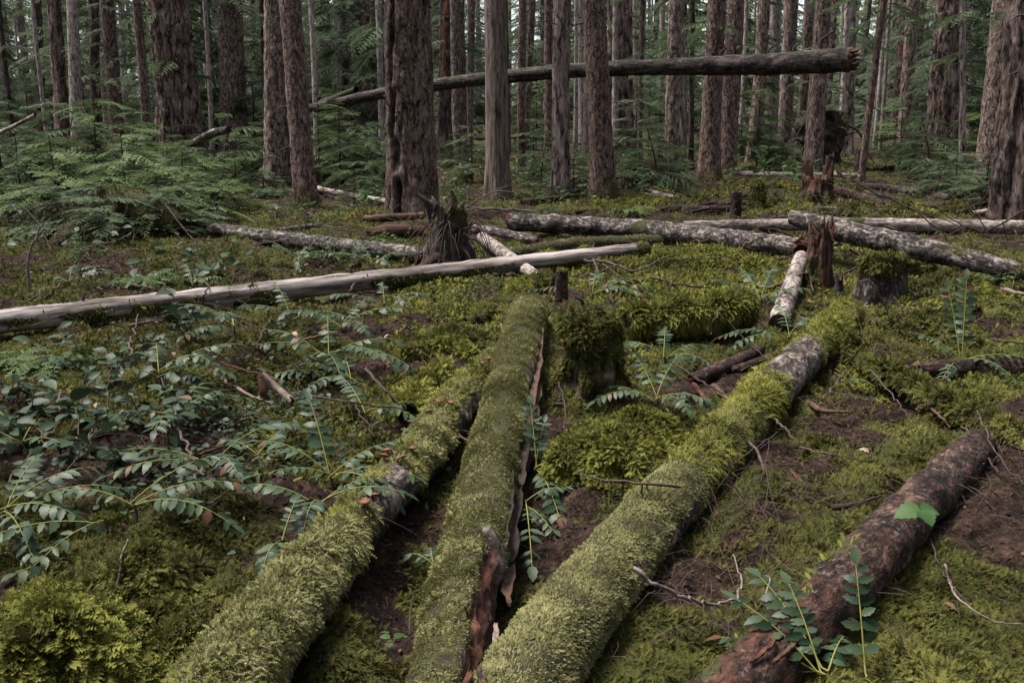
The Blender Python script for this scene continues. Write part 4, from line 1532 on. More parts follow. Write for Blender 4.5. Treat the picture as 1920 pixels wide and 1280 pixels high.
    def roots(s, n, ln, r, mat, name='root', seed=0, z=(.05, .5), spread=1., drop=.5):
        rg = np.random.default_rng(seed)
        ch = []
        for k in range(n):
            i = int(rg.uniform(*z) * (s.n - 6))
            j = rg.integers(0, s.nt)
            b = s.V[i, j]
            d = unit(s.D[i, j] * spread + rg.normal(size=3) * .3)
            l = ln * rg.uniform(.5, 1.2)
            P = [b - d * r, b + d * l * .35 + [0, 0, .03 * l], b + d * l * .7 + [0, 0, -drop * l * .3] + rg.normal(size=3) * .1 * l, b + d * l + [0, 0, -drop * l * .9] + rg.normal(size=3) * .12 * l]
            ch.append((spline(np.array(P), 10), r * rg.uniform(.6, 1.2), r * .25))
        for c in ch:
            V, F = tubes([c], 6)
            link(name, mesh(name, V, [F], mat), s.ob)

    def spikes(s, n, ln, mat, seed=0, name='splinter'):
        rg = np.random.default_rng(seed)
        ch = []
        m = s.n - 6
        rr = np.linalg.norm(s.V[m, :, :2], axis=1).mean()
        for k in range(n):
            j = rg.integers(0, s.nt)
            b = s.V[m, j] * [.92, .92, 1]
            l = ln * rg.uniform(.4, 1.1)
            d = unit(np.array([s.D[m, j][0] * .15, s.D[m, j][1] * .15, 1]) + rg.normal(size=3) * .1)
            ch.append((np.array([b - d * l * .6, b + d * l * .4, b + d * l]), rr * rg.uniform(.10, .2), .003))
        for c_ in ch:
            V, F = tubes([c_], 4)
            link(name, mesh(name, V, [F], mat, smooth_=False), s.ob)


def topmoss(lo=-.2, hi=.5, amp=.4, f=5., base=1.):
    return lambda V, N, s: base * sstep(lo, hi, N[..., 2] + amp * fbm(V * f + s.seed, 2))


def allmoss(thr=-.5, f=4.):
    return lambda V, N, s: sstep(thr - .2, thr + .2, fbm(V * f + s.seed, 3) + .3 * N[..., 2])


# dark stump with hanging roots in the centre
def s1_shape(f, TT, p):
    return -.25 * sstep(.25, .0, f) * np.cos(TT * 2 + 1) - .28 * sstep(.2, .8, f) * np.clip(np.cos(TT - 4.6), 0, 1) * .6


S1 = Stump('dark_stump', 'dark ragged stump with a tall mossy horn and dangling dead roots at the centre', 842, 500, 380, 104, 70, LOGM['dark'], 1, .22, .5,
           lambda V, N, s: sstep(.40, .62, .45 * sstep(.55, 1., V[..., 2] / s.h) + .55 * N[..., 0] + .35 * fbm(V * 5, 2) - .12), extra=s1_shape, xt=838)
S1.moss_part(6500, MOSS_DEEP, .035, FEATHERS, .8, .4, 3)
S1.roots(26, .34, .007, TWIG_DARK, seed=3, z=(.35, .98), spread=.45, drop=2.2)
S1.roots(10, .6, .006, TWIG, seed=4, z=(.5, .98), spread=.8, drop=.8)
cc = []
b = S1.V[S1.n - 6].mean(0)
V, F = tubes([(spline(np.array([[.02, 0, S1.h * .55], [.03, 0, S1.h * .95], [.045, .0, S1.h * 1.12], [.03, 0, S1.h * 1.25]]), 8), .07, .012), (spline(np.array([[-.10, 0, S1.h * .6], [-.16, 0, S1.h * .98], [-.19, -.02, S1.h * 1.1], [-.26, 0, S1.h * 1.2]]), 8), .045, .012), (spline(np.array([[-.05, -.15, S1.h * .3], [-.2, -.3, S1.h * .12], [-.24, -.36, -.06]]), 8), .05, .025)], 9)
link('horn', mesh('horn', V, [F], WOOD_DARK), S1.ob)

S2 = Stump('splintered_stump', 'tall splintered stump of dark red wood that carries the sloping log', 1533, 538, 432, 52, 44, LOGM['red'], 2, .24, .5,
           lambda V, N, s: .9 * sstep(.1, .5, -V[..., 0] / .1 + .4 * fbm(V * 6, 2)) * sstep(.75, .3, V[..., 2] / s.h), extra=lambda f, TT, p: -.25 * np.clip(np.cos(3 * TT + 2), 0, 1) * f, rot=.25, groove=.2)
S2.spikes(14, .07, WOOD_RED, 4)
S2.moss_part(900, MOSS_DEEP, .025, FEATHERS_FAR + [KITE], .8, .4, 5)
S2.roots(7, .3, .022, WOOD_DARK, seed=8, z=(.02, .15), spread=1., drop=.15)

S3 = Stump('mossy_stump', 'square cut dark stump with a flat mossy top and a long mossy root', 1650, 566, 480, 94, 80, LOGM['dark'], 3, .06, .5, lambda V, N, s: np.maximum(topmoss(.3, .7, .5, 5)(V, N, s), sstep(.62, .85, V[..., 2] / s.h + .25 * fbm(V * 6, 2))), lump=.1)
S3.moss_part(5000, MOSS_DEEP, .035, FEATHERS, .8, .4, 6)
Lr = Log('mossy_root', 'mossy root running right from the square cut mossy stump', [(1690, 540, 30), (1760, 558, 28), (1830, 590, 24)], LOGM['deep'], lift=[.9, .6, .4], seed=37, mossfn=up_moss(-.6, 0, .3, 5), lump=.25, cat='root')
Lr.moss_part(3500, MOSS_DEEP, .04, FEATHERS, .8, .5, 7)
Lr2 = Log('mossy_root', 'arched mossy root hump beside the sloping log', [(1700, 520, 26), (1750, 498, 30), (1790, 525, 24)], LOGM['deep'], lift=[.3, 1.2, .3], seed=38, mossfn=up_moss(-.6, 0, .3, 5), lump=.25, cat='root')
Lr2.moss_part(2500, MOSS_DEEP, .04, FEATHERS, .8, .5, 8)


def s4_shape(f, TT, p):
    # a dark hollow on the side toward the middle log
    a = ((np.degrees(TT) - 236 + 180) % 360) - 180
    return -.42 * (1 - sstep(18, 45, np.abs(a))) * sstep(.08, .3, f) * (1 - sstep(.72, .88, f))


S4 = Stump('mossy_stump', 'tall moss draped stump with a dark hollow, right beside the middle mossy log', 1106, 748, 584, 142, 98, LOGM['deep'], 4, .16, .6,
           lambda V, N, s: np.maximum(allmoss(.02, 6.)(V, N, s), sstep(.8, .95, V[..., 2] / s.h)), extra=s4_shape, lump=.28)
S4.moss_part(21000, MOSS_DEEP, .032, FEATHERS, .9, .4, 9)
S4.roots(9, .28, .014, TWIG_DARK, seed=5, z=(.02, .3), spread=1., drop=.3)
S5 = Stump('mossy_stump', 'small round topped mossy post stump beside the far end of the long mossy log', 1593, 694, 632, 38, 28, LOGM['deep'], 5, .1, .3, allmoss(-.6), lump=.12, dome=False)
S5.moss_part(6500, MOSS_DEEP, .022, FEATHERS, .9, .35, 10)
S6 = Stump('broken_post', 'little brown post stump with a moss tuft on top by the weathered log', 1053, 566, 498, 26, 22, LOGM['brown'], 6, .1, .2, topmoss(.5, .8, .3, 5), lump=.1)
S6.moss_part(500, MOSS_GOLD, .035, FEATHERS, .6, .4, 11)
S7 = Stump('splintered_stump', 'torn red stump with jagged spikes in the middle distance', 1530, 376, 338, 66, 52, LOGM['red'], 7, .32, .5,
           lambda V, N, s: .9 * sstep(.55, .2, V[..., 2] / s.h + .3 * fbm(V * 5, 2)), rot=.4, groove=.2)
S7.spikes(16, .24, WOOD_RED, 5)
S7.moss_part(1200, MOSS_DEEP, .05, FEATHERS_FAR, .8, .4, 12)
S8 = Stump('broken_post', 'small brown barkless post standing behind the pale straight log', 1379, 412, 360, 21, 19, LOGM['brown'], 8, .15, .15, lump=.1)
S9 = Stump('mossy_stump', 'stubby moss wrapped post at the top of a mossy hump behind the small brown post', 1418, 392, 344, 34, 24, LOGM['deep'], 9, .05, .4, allmoss(-.6), lump=.12)
S9.moss_part(2200, MOSS_DEEP, .045, FEATHERS_FAR, .8, .4, 13)
S11 = Stump('mossy_stump', 'wide old stump buried in moss beneath the young hemlocks', 222, 440, 350, 230, 130, LOGM['deep'], 11, 0., .3, topmoss(-.7, -.1, .7, 4), lump=.75, dome=True)
S11.moss_part(16000, MOSS_DEEP, .032, FEATHERS_FAR, .9, .4, 14)
S12 = Stump('broken_post', 'slim broken brown snag just behind the torn red stump', 1553, 342, 300, 17, 16, LOGM['brown'], 12, .2, .2, lump=.1)
S13 = Stump('broken_post', 'tiny reddish snag with a pale split top in the far clearing', 1234, 300, 272, 8, 6, LOGM['red'], 13, .6, .2, lump=.1, rot=.6)
S14 = Stump('broken_post', 'dark pointed snag with a red foot, left of the thick furrowed fir near the edge', 1706, 306, 272, 15, 9, LOGM['red'], 14, .6, .3, lump=.1)
S15 = Stump('broken_post', 'short leaning brown snag behind the thin leaning tree foot', 1608, 322, 280, 16, 13, LOGM['dark'], 15, .25, .3, lump=.1)
S16 = Stump('mossy_stump', 'low dark mossy stump at the flared foot of the knotted brown trunk', 1178, 372, 335, 46, 30, LOGM['deep'], 16, .2, .4, topmoss(0, .5, .5, 4), lump=.25)
S17 = Stump('dark_stump', 'small dark broken root stub at the foot of the splintered stump', 1572, 548, 514, 22, 12, LOGM['dark'], 17, .5, .4, lump=.3)
# upturned root plate
RP = Stump('root_plate', 'dark domed upturned root plate among the far trunks', 1533, 306, 212, 92, 84, LOGM['dark'], 18, 0.02, .1, topmoss(.1, .6, .5, 2), lump=.22, cat='root plate')
RP.roots(10, .8, .03, TWIG_DARK, seed=12, z=(.1, .8), spread=1., drop=.6)


# moss cushions
def cushion(label, xb, yb, ytop, wb, mat, count, ln, seed, droop=1., name='moss_cushion', lump=.3, protos=None, ow=None):
    c = Stump(name, label, xb, yb, ytop, wb, wb * .8, LOGM['deep'], seed, 0, .1, lambda V, N, s: 1. + 0 * V[..., 0], lump=lump, dome=True, cat='moss', sink=.06)
    c.moss_part(int(count * 1.3), mat, ln, protos or FEATHERS, droop, .4, seed)
    return c


cushion('big plump cushion of feathery moss between the middle and the long mossy log', 1184, 905, 795, 270, MOSS_GOLD, 30000, .034, 61, lump=.5)
cushion('shaggy moss hummock filling the bottom left corner', 105, 1340, 1098, 430, MOSS_GOLD, 50000, .036, 62, 1.2, lump=.6)
cushion('lower moss hummock right behind the corner hummock', 290, 1240, 1155, 320, MOSS_DEEP, 13000, .036, 63, 1., lump=.6)
cushion('dark drooping moss clump under the holly leaved fronds at lower left', 285, 1100, 1025, 220, MOSS_DEEP, 9000, .04, 64, 1.2, lump=.6)
for args in [
    ('long moss covered log like hump with shaggy overhanging edge, right of the tall stump', [(1180, 604, 44), (1250, 596, 50), (1320, 594, 50), (1372, 582, 56), (1402, 580, 50)], 26000, 71, MOSS_GOLD),
    ('curled mossy branch capping the far end of the middle mossy log', [(958, 572, 24), (975, 545, 30), (1010, 530, 32), (1036, 532, 28)], 7000, 72, MOSS_GOLD),
    ('dark mossy root hump left of the far end of the middle log', [(895, 600, 20), (925, 578, 26), (955, 590, 20)], 3500, 73, MOSS_DEEP)]:
    lg = Log('mossy_hump', args[0], args[1], LOGM['deep'], seed=args[3], mossfn=lambda SS, TT, G, l: 1 + 0 * SS, lump=.25, cat='moss', lift=[1.5 if args[3] == 71 else .7] * len(args[1]))
    lg.moss_part(args[2], args[4], .050, STRANDS, 1., .4, args[3])
    lg.end(0, LOGM['deep'], .3)
    lg.end(1, LOGM['deep'], .3)

# thin poles of the deadfall in the clearing, alike and in one group
rg = np.random.default_rng(61)
for k in range(18):
    px, py = rg.uniform(1000, 1860), rg.uniform(328, 400)
    ln, an = rg.uniform(50, 170), rg.normal() * .16
    w_ = rg.uniform(6, 13) * (py - 230) / 140
    mossy = rg.random() < .55
    lg = Log('fallen_pole', 'thin fallen pole lying among the deadfall of the mossy clearing', [(px - ln / 2, py - math.sin(an) * ln / 2, w_), (px + ln / 2, py + math.sin(an) * ln / 2, w_ * .8)],
             LOGM['deep' if mossy else ('brown', 'pale', 'dark')[k % 3]], lift=[1.2, 1.2], seed=80 + k, group='thin poles in the clearing deadfall', mossfn=up_moss(-.3, .3, .4, 4) if mossy else None)
    lg.end(0, WOOD_BROWN, .5, 'broken_end')
# low hummocks of the clearing, alike and in one group
rg = np.random.default_rng(64)
for k, (x_, y_, w_) in enumerate([(1290, 392, 90), (1345, 372, 70), (1460, 372, 90), (1490, 402, 70), (1610, 402, 80), (1700, 408, 90), (1790, 398, 70), (1235, 372, 60), (1590, 372, 60), (1170, 402, 80), (1840, 372, 60), (1400, 352, 60)]):
    c = cushion('low moss hummock swelling among the deadfall of the clearing', x_, y_, y_ - w_ * .26, w_, MOSS_GOLD if k % 2 else MOSS_DEEP, 1500, .05, 120 + k, .9, lump=.55, protos=FEATHERS_TINY)
    c.ob['group'] = 'moss hummocks in the clearing'
for k, (x_, y_, w_, h_, lb) in enumerate([(1740, 640, 150, 34, 'low dark moss hummock above the short reddish log'), (1790, 545, 120, 30, 'moss hummock under the low end of the sloping log'), (1540, 850, 110, 22, 'flat moss hummock beside the long mossy log'),
                                          (560, 700, 130, 34, 'moss hummock between the holly grape and the pale stripped stick'), (850, 645, 110, 30, 'moss hummock above the arched mossy branch'), (705, 850, 120, 36, 'moss hummock hugging the mushroom log on its upper side'), (1880, 700, 110, 22, 'moss hummock behind the short reddish log at the edge')]):
    cushion(lb, x_, y_, y_ - h_, w_, MOSS_FLOOR if k % 2 else MOSS_DEEP, 7000, .03, 140 + k, .9, lump=.6, protos=FEATHERS[:2] + FEATHERS_FAR)
# ------------------------------------------------------------------ ground, moss carpet, litter
def build_ground():
    y = np.concatenate([np.linspace(-6, 1.4, 40, endpoint=False), np.geomspace(1.4, 26, 520), np.geomspace(27, 170, 90)])
    u = np.linspace(-1, 1, 440)
    Y, U = np.meshgrid(y, u, indexing='ij')
    hw = 2.0 + .72 * np.maximum(Y, 0) + 1.5 * sstep(20, 60, Y) * 20
    X = U * hw * (1 + .3 * U * U)
    Z = ground_z(X.ravel(), Y.ravel()).reshape(X.shape)
    V = np.stack([X, Y, Z], -1)
    F = grid_faces(len(y), len(u), wrap=False)
    me = mesh('ground', V, [F], GROUND, attrs=dict(moss=moss_cover(X.ravel(), Y.ravel())))
    tag(link('ground', me), kind='structure')


BROWN = []
for px, py, sx, sy in [(1390, 1010, .28, .30), (1330, 1180, .25, .30), (250, 880, .4, .35), (1310, 700, .25, .3), (1130, 760, .12, .25), (330, 930, .3, .2),
                       (1570, 640, .25, .35), (1480, 880, .12, .35), (740, 1060, .12, .5), (1000, 1050, .12, .3), (660, 380, .8, .5), (1560, 780, .14, .16), (1860, 960, .12, .2), (130, 980, .2, .2),
                       (1890, 600, .2, .3), (1800, 1230, .15, .12), (840, 480, .5, .3)]:
    p = hit(px, py)
    BROWN.append((p[0], p[1], sx, sy))


def moss_cover(x, y):
    n = fbm(np.stack([x * 1.5, y * 1.5, 0 * x + 3], -1), 4, .6)
    m = .60 + .90 * n
    for cx, cy, sx, sy in BROWN:
        m = m - .38 * np.exp(-((x - cx) / sx) ** 2 - ((y - cy) / sy) ** 2)
    m = m - .22 * sstep(9.5, 13, y)
    return np.clip(m, 0, 1)


def floor_points(n, y0, y1, rng, spread=.66, margin=1.0):
    y = y0 + (y1 - y0) * np.sqrt(rng.random(n)) if y0 < 1 else np.sqrt(y0 * y0 + (y1 * y1 - y0 * y0) * rng.random(n))
    x = rng.uniform(-1, 1, n) * (margin + spread * y)
    return x, y


def floor_normal(x, y):
    e = .03
    zx = (ground_z(x + e, y, False) - ground_z(x - e, y, False)) / (2 * e)
    zy = (ground_z(x, y + e, False) - ground_z(x, y - e, False)) / (2 * e)
    return unit(np.stack([-zx, -zy, 1 + 0 * x], -1))


def moss_band(n, y0, y1, ln, protos, seed, thr=.42):
    rg = np.random.default_rng(seed)
    x, y = floor_points(n, y0, y1, rg)
    m = moss_cover(x, y) + rg.normal(size=n) * .12 > thr
    x, y = x[m], y[m]
    P = np.stack([x, y, ground_z(x, y)], -1)
    N = floor_normal(x, y)
    rd = rg.normal(size=P.shape)
    a = n2(x, y, 5., 7.) * 4
    flow = np.stack([np.cos(a), np.sin(a), 0 * a], -1)
    Y = N * .55 + rd * .45 + flow * .35
    Y = Y - N * np.minimum(0, (Y * N).sum(1, keepdims=True) - .05)
    tuft = .7 + .6 * np.clip(fbm(np.stack([x * 11, y * 11, 0 * x], -1), 2) + .35, -.3, 1.2)
    sc = ln * rg.uniform(.55, 1.25, len(P)) * tuft
    ch = rg.integers(0, len(protos), len(P))
    return [place(pv, pf, P[ch == k] - N[ch == k] * ln * .12, Y[ch == k], N[ch == k] + .2 * rd[ch == k], sc[ch == k]) for k, (pv, pf) in enumerate(protos) if (ch == k).any()]


build_ground()
parts = moss_band(260000, 1.7, 3.6, .023, FEATHERS, 1) + moss_band(300000, 3.6, 6.5, .027, FEATHERS_FAR, 2) + moss_band(280000, 6.5, 12, .036, FEATHERS_TINY, 3) + moss_band(110000, 12, 24, .06, FEATHERS_TINY, 4)
V, F = merge(parts)
tag(link('moss', mesh('moss', V, [F], MOSS_FLOOR)), 'short olive green moss carpeting the forest floor between the logs', 'moss', kind='stuff')

def bright_moss():
    rg = np.random.default_rng(14)
    parts = []
    for px, py, sx, sy, n in [(1310, 505, .8, .75, 42000), (1240, 560, .4, .3, 9000), (1760, 560, .6, .5, 9000), (1420, 380, .9, .8, 9000), (880, 590, .3, .5, 7000), (1170, 660, .12, .3, 3000), (1500, 352, .8, .6, 4000), (820, 560, .3, .4, 4000), (1640, 475, .4, .4, 5000),
                              (570, 840, .2, .3, 5000), (420, 400, .6, .6, 4000), (640, 405, .4, .4, 3000), (1180, 385, .7, .5, 5000), (1700, 720, .25, .25, 5000), (760, 745, .2, .3, 5000)]:
        c = hit(px, py)
        x, y = c[0] + rg.normal(size=n) * sx * .6, c[1] + rg.normal(size=n) * sy * .6
        k = fbm(np.stack([x * 2.6, y * 2.6, 0 * x + 8], -1), 3) + .25 * rg.normal(size=n) > (.0 if py < 530 else .14)
        x, y = x[k], y[k]
        P = np.stack([x, y, ground_z(x, y) + .004], -1)
        N = floor_normal(x, y)
        rd = rg.normal(size=P.shape)
        parts.append(place(*(FEATHERS[0] if c[1] < 4.5 else FEATHERS_TINY[0]), P, N * .6 + rd * .5, N + .2 * rd, (.016 + .0030 * c[1]) * rg.uniform(.6, 1.25, len(P))))
    V, F = merge([(v, f) for v, f in parts])
    tag(link('bright_moss', mesh('bright_moss', V, [F], MOSS_GOLD)), 'bright yellow green moss glowing in patches on the forest floor', 'moss', kind='stuff')


bright_moss()

# needle and twig litter
rg = np.random.default_rng(21)
ch = []
for n, y0, y1, l0, l1, r in [(9000, 1.8, 4.5, .012, .06, .0008), (3200, 4.5, 9, .04, .16, .0018), (1500, 9, 18, .1, .6, .005)]:
    x, y = floor_points(n, y0, y1, rg)
    k = rg.random(n) > moss_cover(x, y) * .75
    x, y = x[k], y[k]
    z = ground_z(x, y)
    for a, b, c in zip(x, y, z):
        ln = rg.uniform(l0, l1) * (1 if rg.random() < .85 else 2.2)
        an = rg.uniform(0, 2 * PI)
        d = np.array([math.cos(an), math.sin(an), rg.normal() * .25])
        p = np.array([a, b, c + .012 + ln * .06])
        bend = rg.normal(size=3) * ln * .10
        q = np.array([p - d * ln / 2, p + bend, p + d * ln / 2])
        q[:, 2] = np.maximum(q[:, 2], ground_z(q[:, 0], q[:, 1], False) + .008)
        ch.append((q, r * rg.uniform(.6, 1.5), r * .4))
x, y = floor_points(60000, 1.8, 9, rg)
k = rg.random(60000) > moss_cover(x, y) * .9
x, y = x[k], y[k]
P = np.stack([x, y, ground_z(x, y) + .006], -1)
Y = unit(np.stack([rg.normal(size=len(x)), rg.normal(size=len(x)), .3 * rg.normal(size=len(x))], -1))
V, F = place(*KITE, P, Y, np.array([0, 0, 1.]) + .6 * rg.normal(size=P.shape), np.stack([rg.uniform(.8, 2.2, len(x)), np.ones(len(x)), np.ones(len(x))], 1) * (rg.uniform(.008, .026, len(x)) * (.7 + .1 * y))[:, None])
tag(link('bark_litter', mesh('bark_litter', V, [F], LITTER)), 'brown bark crumbs and leaf bits on the bare ground', 'litter', kind='stuff')
V, F = tubes(ch, 3)
tag(link('twig_litter', mesh('twig_litter', V, [F], TWIG)), 'fine brown twigs and needles littering the ground', 'litter', kind='stuff')


def leaf_shape(w=.5, n=5, fold=.18, droop=.25, serr=0, seed=0):
    """one broad leaf: a grid folded on its midrib, Y along it"""
    t = np.linspace(0, 1, n + 1)
    prof = w * np.sin(PI * np.clip(t, 0, 1) ** .8) ** .75 * .5 * (1 - .12 * t)
    prof[0] = .02
    prof[-1] = .004
    if serr:
        prof = prof * (1 + .16 * np.where(np.arange(n + 1) % 2 == 1, 1, -.5))
    z = -droop * t * t
    mid = np.stack([0 * t, t, z], 1)
    rt = np.stack([prof, t + .0 * t, z + fold * prof], 1)
    lf = rt * [-1, 1, 1]
    V = np.vstack([lf, mid, rt])
    L = n + 1
    F = []
    for i in range(n):
        F += [(i, L + i, L + i + 1, i + 1), (L + i, 2 * L + i, 2 * L + i + 1, L + i + 1)]
    return V, np.array(F)


LEAF_B = leaf_shape(.62, 6, .22, .22)
LEAF_M = leaf_shape(.50, 7, .15, .20, serr=1)
LEAF_S = leaf_shape(.55, 3, .2, .2)

# fallen dead leaves
n = 420
x, y = floor_points(n, 2, 10, rg)
k = (rg.random(n) < .35) | (x < -.2 * y)
x, y = x[k], y[k]
P = np.stack([x, y, ground_z(x, y) + .02], -1)
Y = unit(np.stack([rg.normal(size=len(x)), rg.normal(size=len(x)), .25 * rg.normal(size=len(x))], -1))
V, F = place(*leaf_shape(.5, 4, .5, .35), P, Y, np.array([0, 0, 1.]) + .4 * rg.normal(size=P.shape), rg.uniform(.025, .065, len(x)))
tag(link('dead_leaves', mesh('dead_leaves', V, [F], LEAF_DEAD)), 'dead pale brown leaves strewn over the moss', 'dead leaves', kind='stuff')

# small round green ground leaves (left half)
parts = []
for (px, py, s, n) in [(420, 860, .35, 330), (330, 900, .3, 160), (470, 770, .3, 180), (250, 850, .3, 160), (640, 470, .5, 200), (700, 870, .25, 90), (1120, 600, .4, 80), (540, 820, .3, 120), (120, 700, .5, 200), (300, 560, .6, 240), (900, 560, .4, 120)]:
    c = hit(px, py)
    x = c[0] + rg.normal(size=n) * s * .6
    y = c[1] + rg.normal(size=n) * s
    P = np.stack([x, y, ground_z(x, y) + rg.uniform(.015, .06, n)], -1)
    Y = unit(np.stack([rg.normal(size=n), rg.normal(size=n), .2 * rg.normal(size=n)], -1))
    parts.append(place(*leaf_shape(.8, 3, .1, .15), P, Y, np.array([0, 0, 1.]) + .35 * rg.normal(size=P.shape), rg.uniform(.018, .034, n)))
V, F = merge(parts)
tag(link('ground_cover', mesh('ground_cover', V, [F], LEAF_SALAL)), 'tiny round green leaves creeping over the moss', 'ground cover', kind='stuff')
# ------------------------------------------------------------------ plants
LEAVES_M = [LEAF_M, leaf_shape(.46, 7, .28, .05, serr=1), leaf_shape(.54, 7, .08, .38, serr=1)]


def gpt(px, py):
    return base_of(px, py)


def arc(b, az, el, ln, droop, n=9):
    """a stalk that leaves b at azimuth az (0 = right, 90 = away from the camera) and elevation el, then droops"""
    d = np.array([math.cos(az) * math.cos(el), math.sin(az) * math.cos(el), math.sin(el)])
    t = np.linspace(0, 1, n)[:, None]
    return b + d * ln * t + np.array([0, 0, -1.]) * droop * ln * t * t


def frond(C, npair, ll, rg, proto, sd_tilt=.25, start=.22):
    """paired leaflets along a stalk"""
    T = unit(np.gradient(C, axis=0))
    s = np.linspace(0, 1, len(C))
    P, Y, Z, sc = [], [], [], []
    for k in range(npair):
        f = start + (1 - start) * (k + .3) / npair
        c = np.array([np.interp(f, s, C[:, a]) for a in range(3)])
        t = unit(np.array([np.interp(f, s, T[:, a]) for a in range(3)]))
        side = unit(np.cross(t, [0, 0, 1.]) + 1e-6)
        up = np.cross(side, t)
        for q in (-1, 1):
            if rg.random() < .07:
                continue
            l = ll * (.62 + .38 * math.sin(PI * (.25 + .6 * k / npair))) * rg.uniform(.8, 1.15)
            y = side * q + t * (.35 + .35 * k / npair + .08 * rg.normal()) + up * rg.normal() * .12 - np.array([0, 0, .12 + .1 * rg.random()])
            P.append(c)
            Y.append(y)
            Z.append(up + .24 * rg.normal(size=3) + side * q * sd_tilt * .3)
            sc.append(l)
    P.append(C[-1])
    Y.append(T[-1])
    Z.append(np.cross(np.cross(T[-1], [0, 0, 1.]), T[-1]))
    sc.append(ll)
    P, Y, Z, sc = np.array(P), np.array(Y), np.array(Z), np.array(sc)
    pr = proto if isinstance(proto, list) else [proto]
    ch = rg.integers(0, len(pr), len(P))
    sc = np.stack([sc * rg.uniform(.8, 1.15, len(sc)), sc, sc], 1)
    return merge([place(*pr[k], P[ch == k], Y[ch == k], Z[ch == k], sc[ch == k]) for k in range(len(pr)) if (ch == k).any()])


def plant_root(name, label, B, cat='plant', group=None):
    o = bpy.data.objects.new(name, None)
    COL.objects.link(o)
    o.location = Vector([float(v) for v in B])
    o.empty_display_size = .05
    return tag(o, label, cat, group)


def holly(label, px, py, fronds, seed=0, base_h=.06, mat=None):
    """holly grape: FRONDS = [(azimuth deg, elevation deg, length m, droop)]"""
    B = gpt(px, py)
    rg = np.random.default_rng(seed)
    o = plant_root('holly_grape_plant', label, B)
    b0 = np.array([0, 0, base_h])
    V, F = tubes([(np.array([[0, 0, -.05], [.005, 0, base_h * .5], b0]), .006, .005)], 5)
    link('stem', mesh('stem', V, [F], TWIG), o)
    for az, el, ln, dr in fronds:
        C = arc(b0 + rg.normal(size=3) * .008, math.radians(az), math.radians(el), ln, dr, 12)
        z = ground_z(C[:, 0] + B[0], C[:, 1] + B[1], False) - B[2] + .02
        C[:, 2] = np.maximum(C[:, 2], z)
        V, F = tubes([(C, .0028, .0012)], 5)
        st = link('frond', mesh('frond', V, [F], STALK), o)
        V, F = frond(C, int(5 + ln * 9 + rg.integers(0, 2)), .20 * (ln ** .5) * .43, rg, LEAVES_M)
        link('leaves', mesh('leaves', V, [F], mat or LEAF_MAHONIA), st)
    return o


def salal(label, px, py, nst, h, spread, seed, leaf=.070, mat=None, lean=None, name='salal_shrub', nl=9, lp=None):
    B = gpt(px, py)
    rg = np.random.default_rng(seed)
    o = plant_root(name, label, B, 'shrub')
    ch, parts = [], []
    for k in range(nst):
        az = rg.uniform(0, 2 * PI) if lean is None else math.radians(lean) + rg.normal() * .8
        off = np.array([rg.normal() * spread * .45, rg.normal() * spread * .55, -.04])
        off[2] = float(ground_z(np.array([B[0] + off[0]]), np.array([B[1] + off[1]]), False)[0]) - B[2] - .03
        ln = h * rg.uniform(.55, 1.2)
        C = arc(off, az, math.radians(rg.uniform(40, 78)), ln, rg.uniform(.1, .45), 10)
        C[1:-1] += rg.normal(size=(8, 3)) * .008
        ch.append((C, .0042, .0016))
        T = unit(np.gradient(C, axis=0))
        m = max(3, int(nl * ln / h * rg.uniform(.8, 1.2)))
        P, Y, Z, sc = [], [], [], []
        for i in range(m):
            f = .3 + .7 * (i + .5) / m
            c = np.array([np.interp(f, np.linspace(0, 1, 10), C[:, a]) for a in range(3)])
            t = T[min(9, int(f * 9))]
            side = unit(np.cross(t, [0, 0, 1.]) + 1e-6) * (1 if i % 2 else -1)
            P.append(c)
            Y.append(side + t * rg.uniform(.2, .8) + rg.normal(size=3) * .28 + np.array([0, 0, -.1]))
            Z.append(np.array([0, 0, 1.]) + .38 * rg.normal(size=3) - t * .2)
            sc.append(leaf * rg.uniform(.45, 1.3))
        parts.append(place(*(lp or LEAF_B), np.array(P), np.array(Y), np.array(Z), np.array(sc)))
    for g_ in ([[c] for c in ch] if nst <= 14 else [ch]):
        V, F = tubes(g_, 5)
        link('stem', mesh('stem', V, [F], STALK_RED), o)
    V, F = merge(parts)
    link('leaves', mesh('leaves', V, [F], mat or LEAF_SALAL), o)
    return o


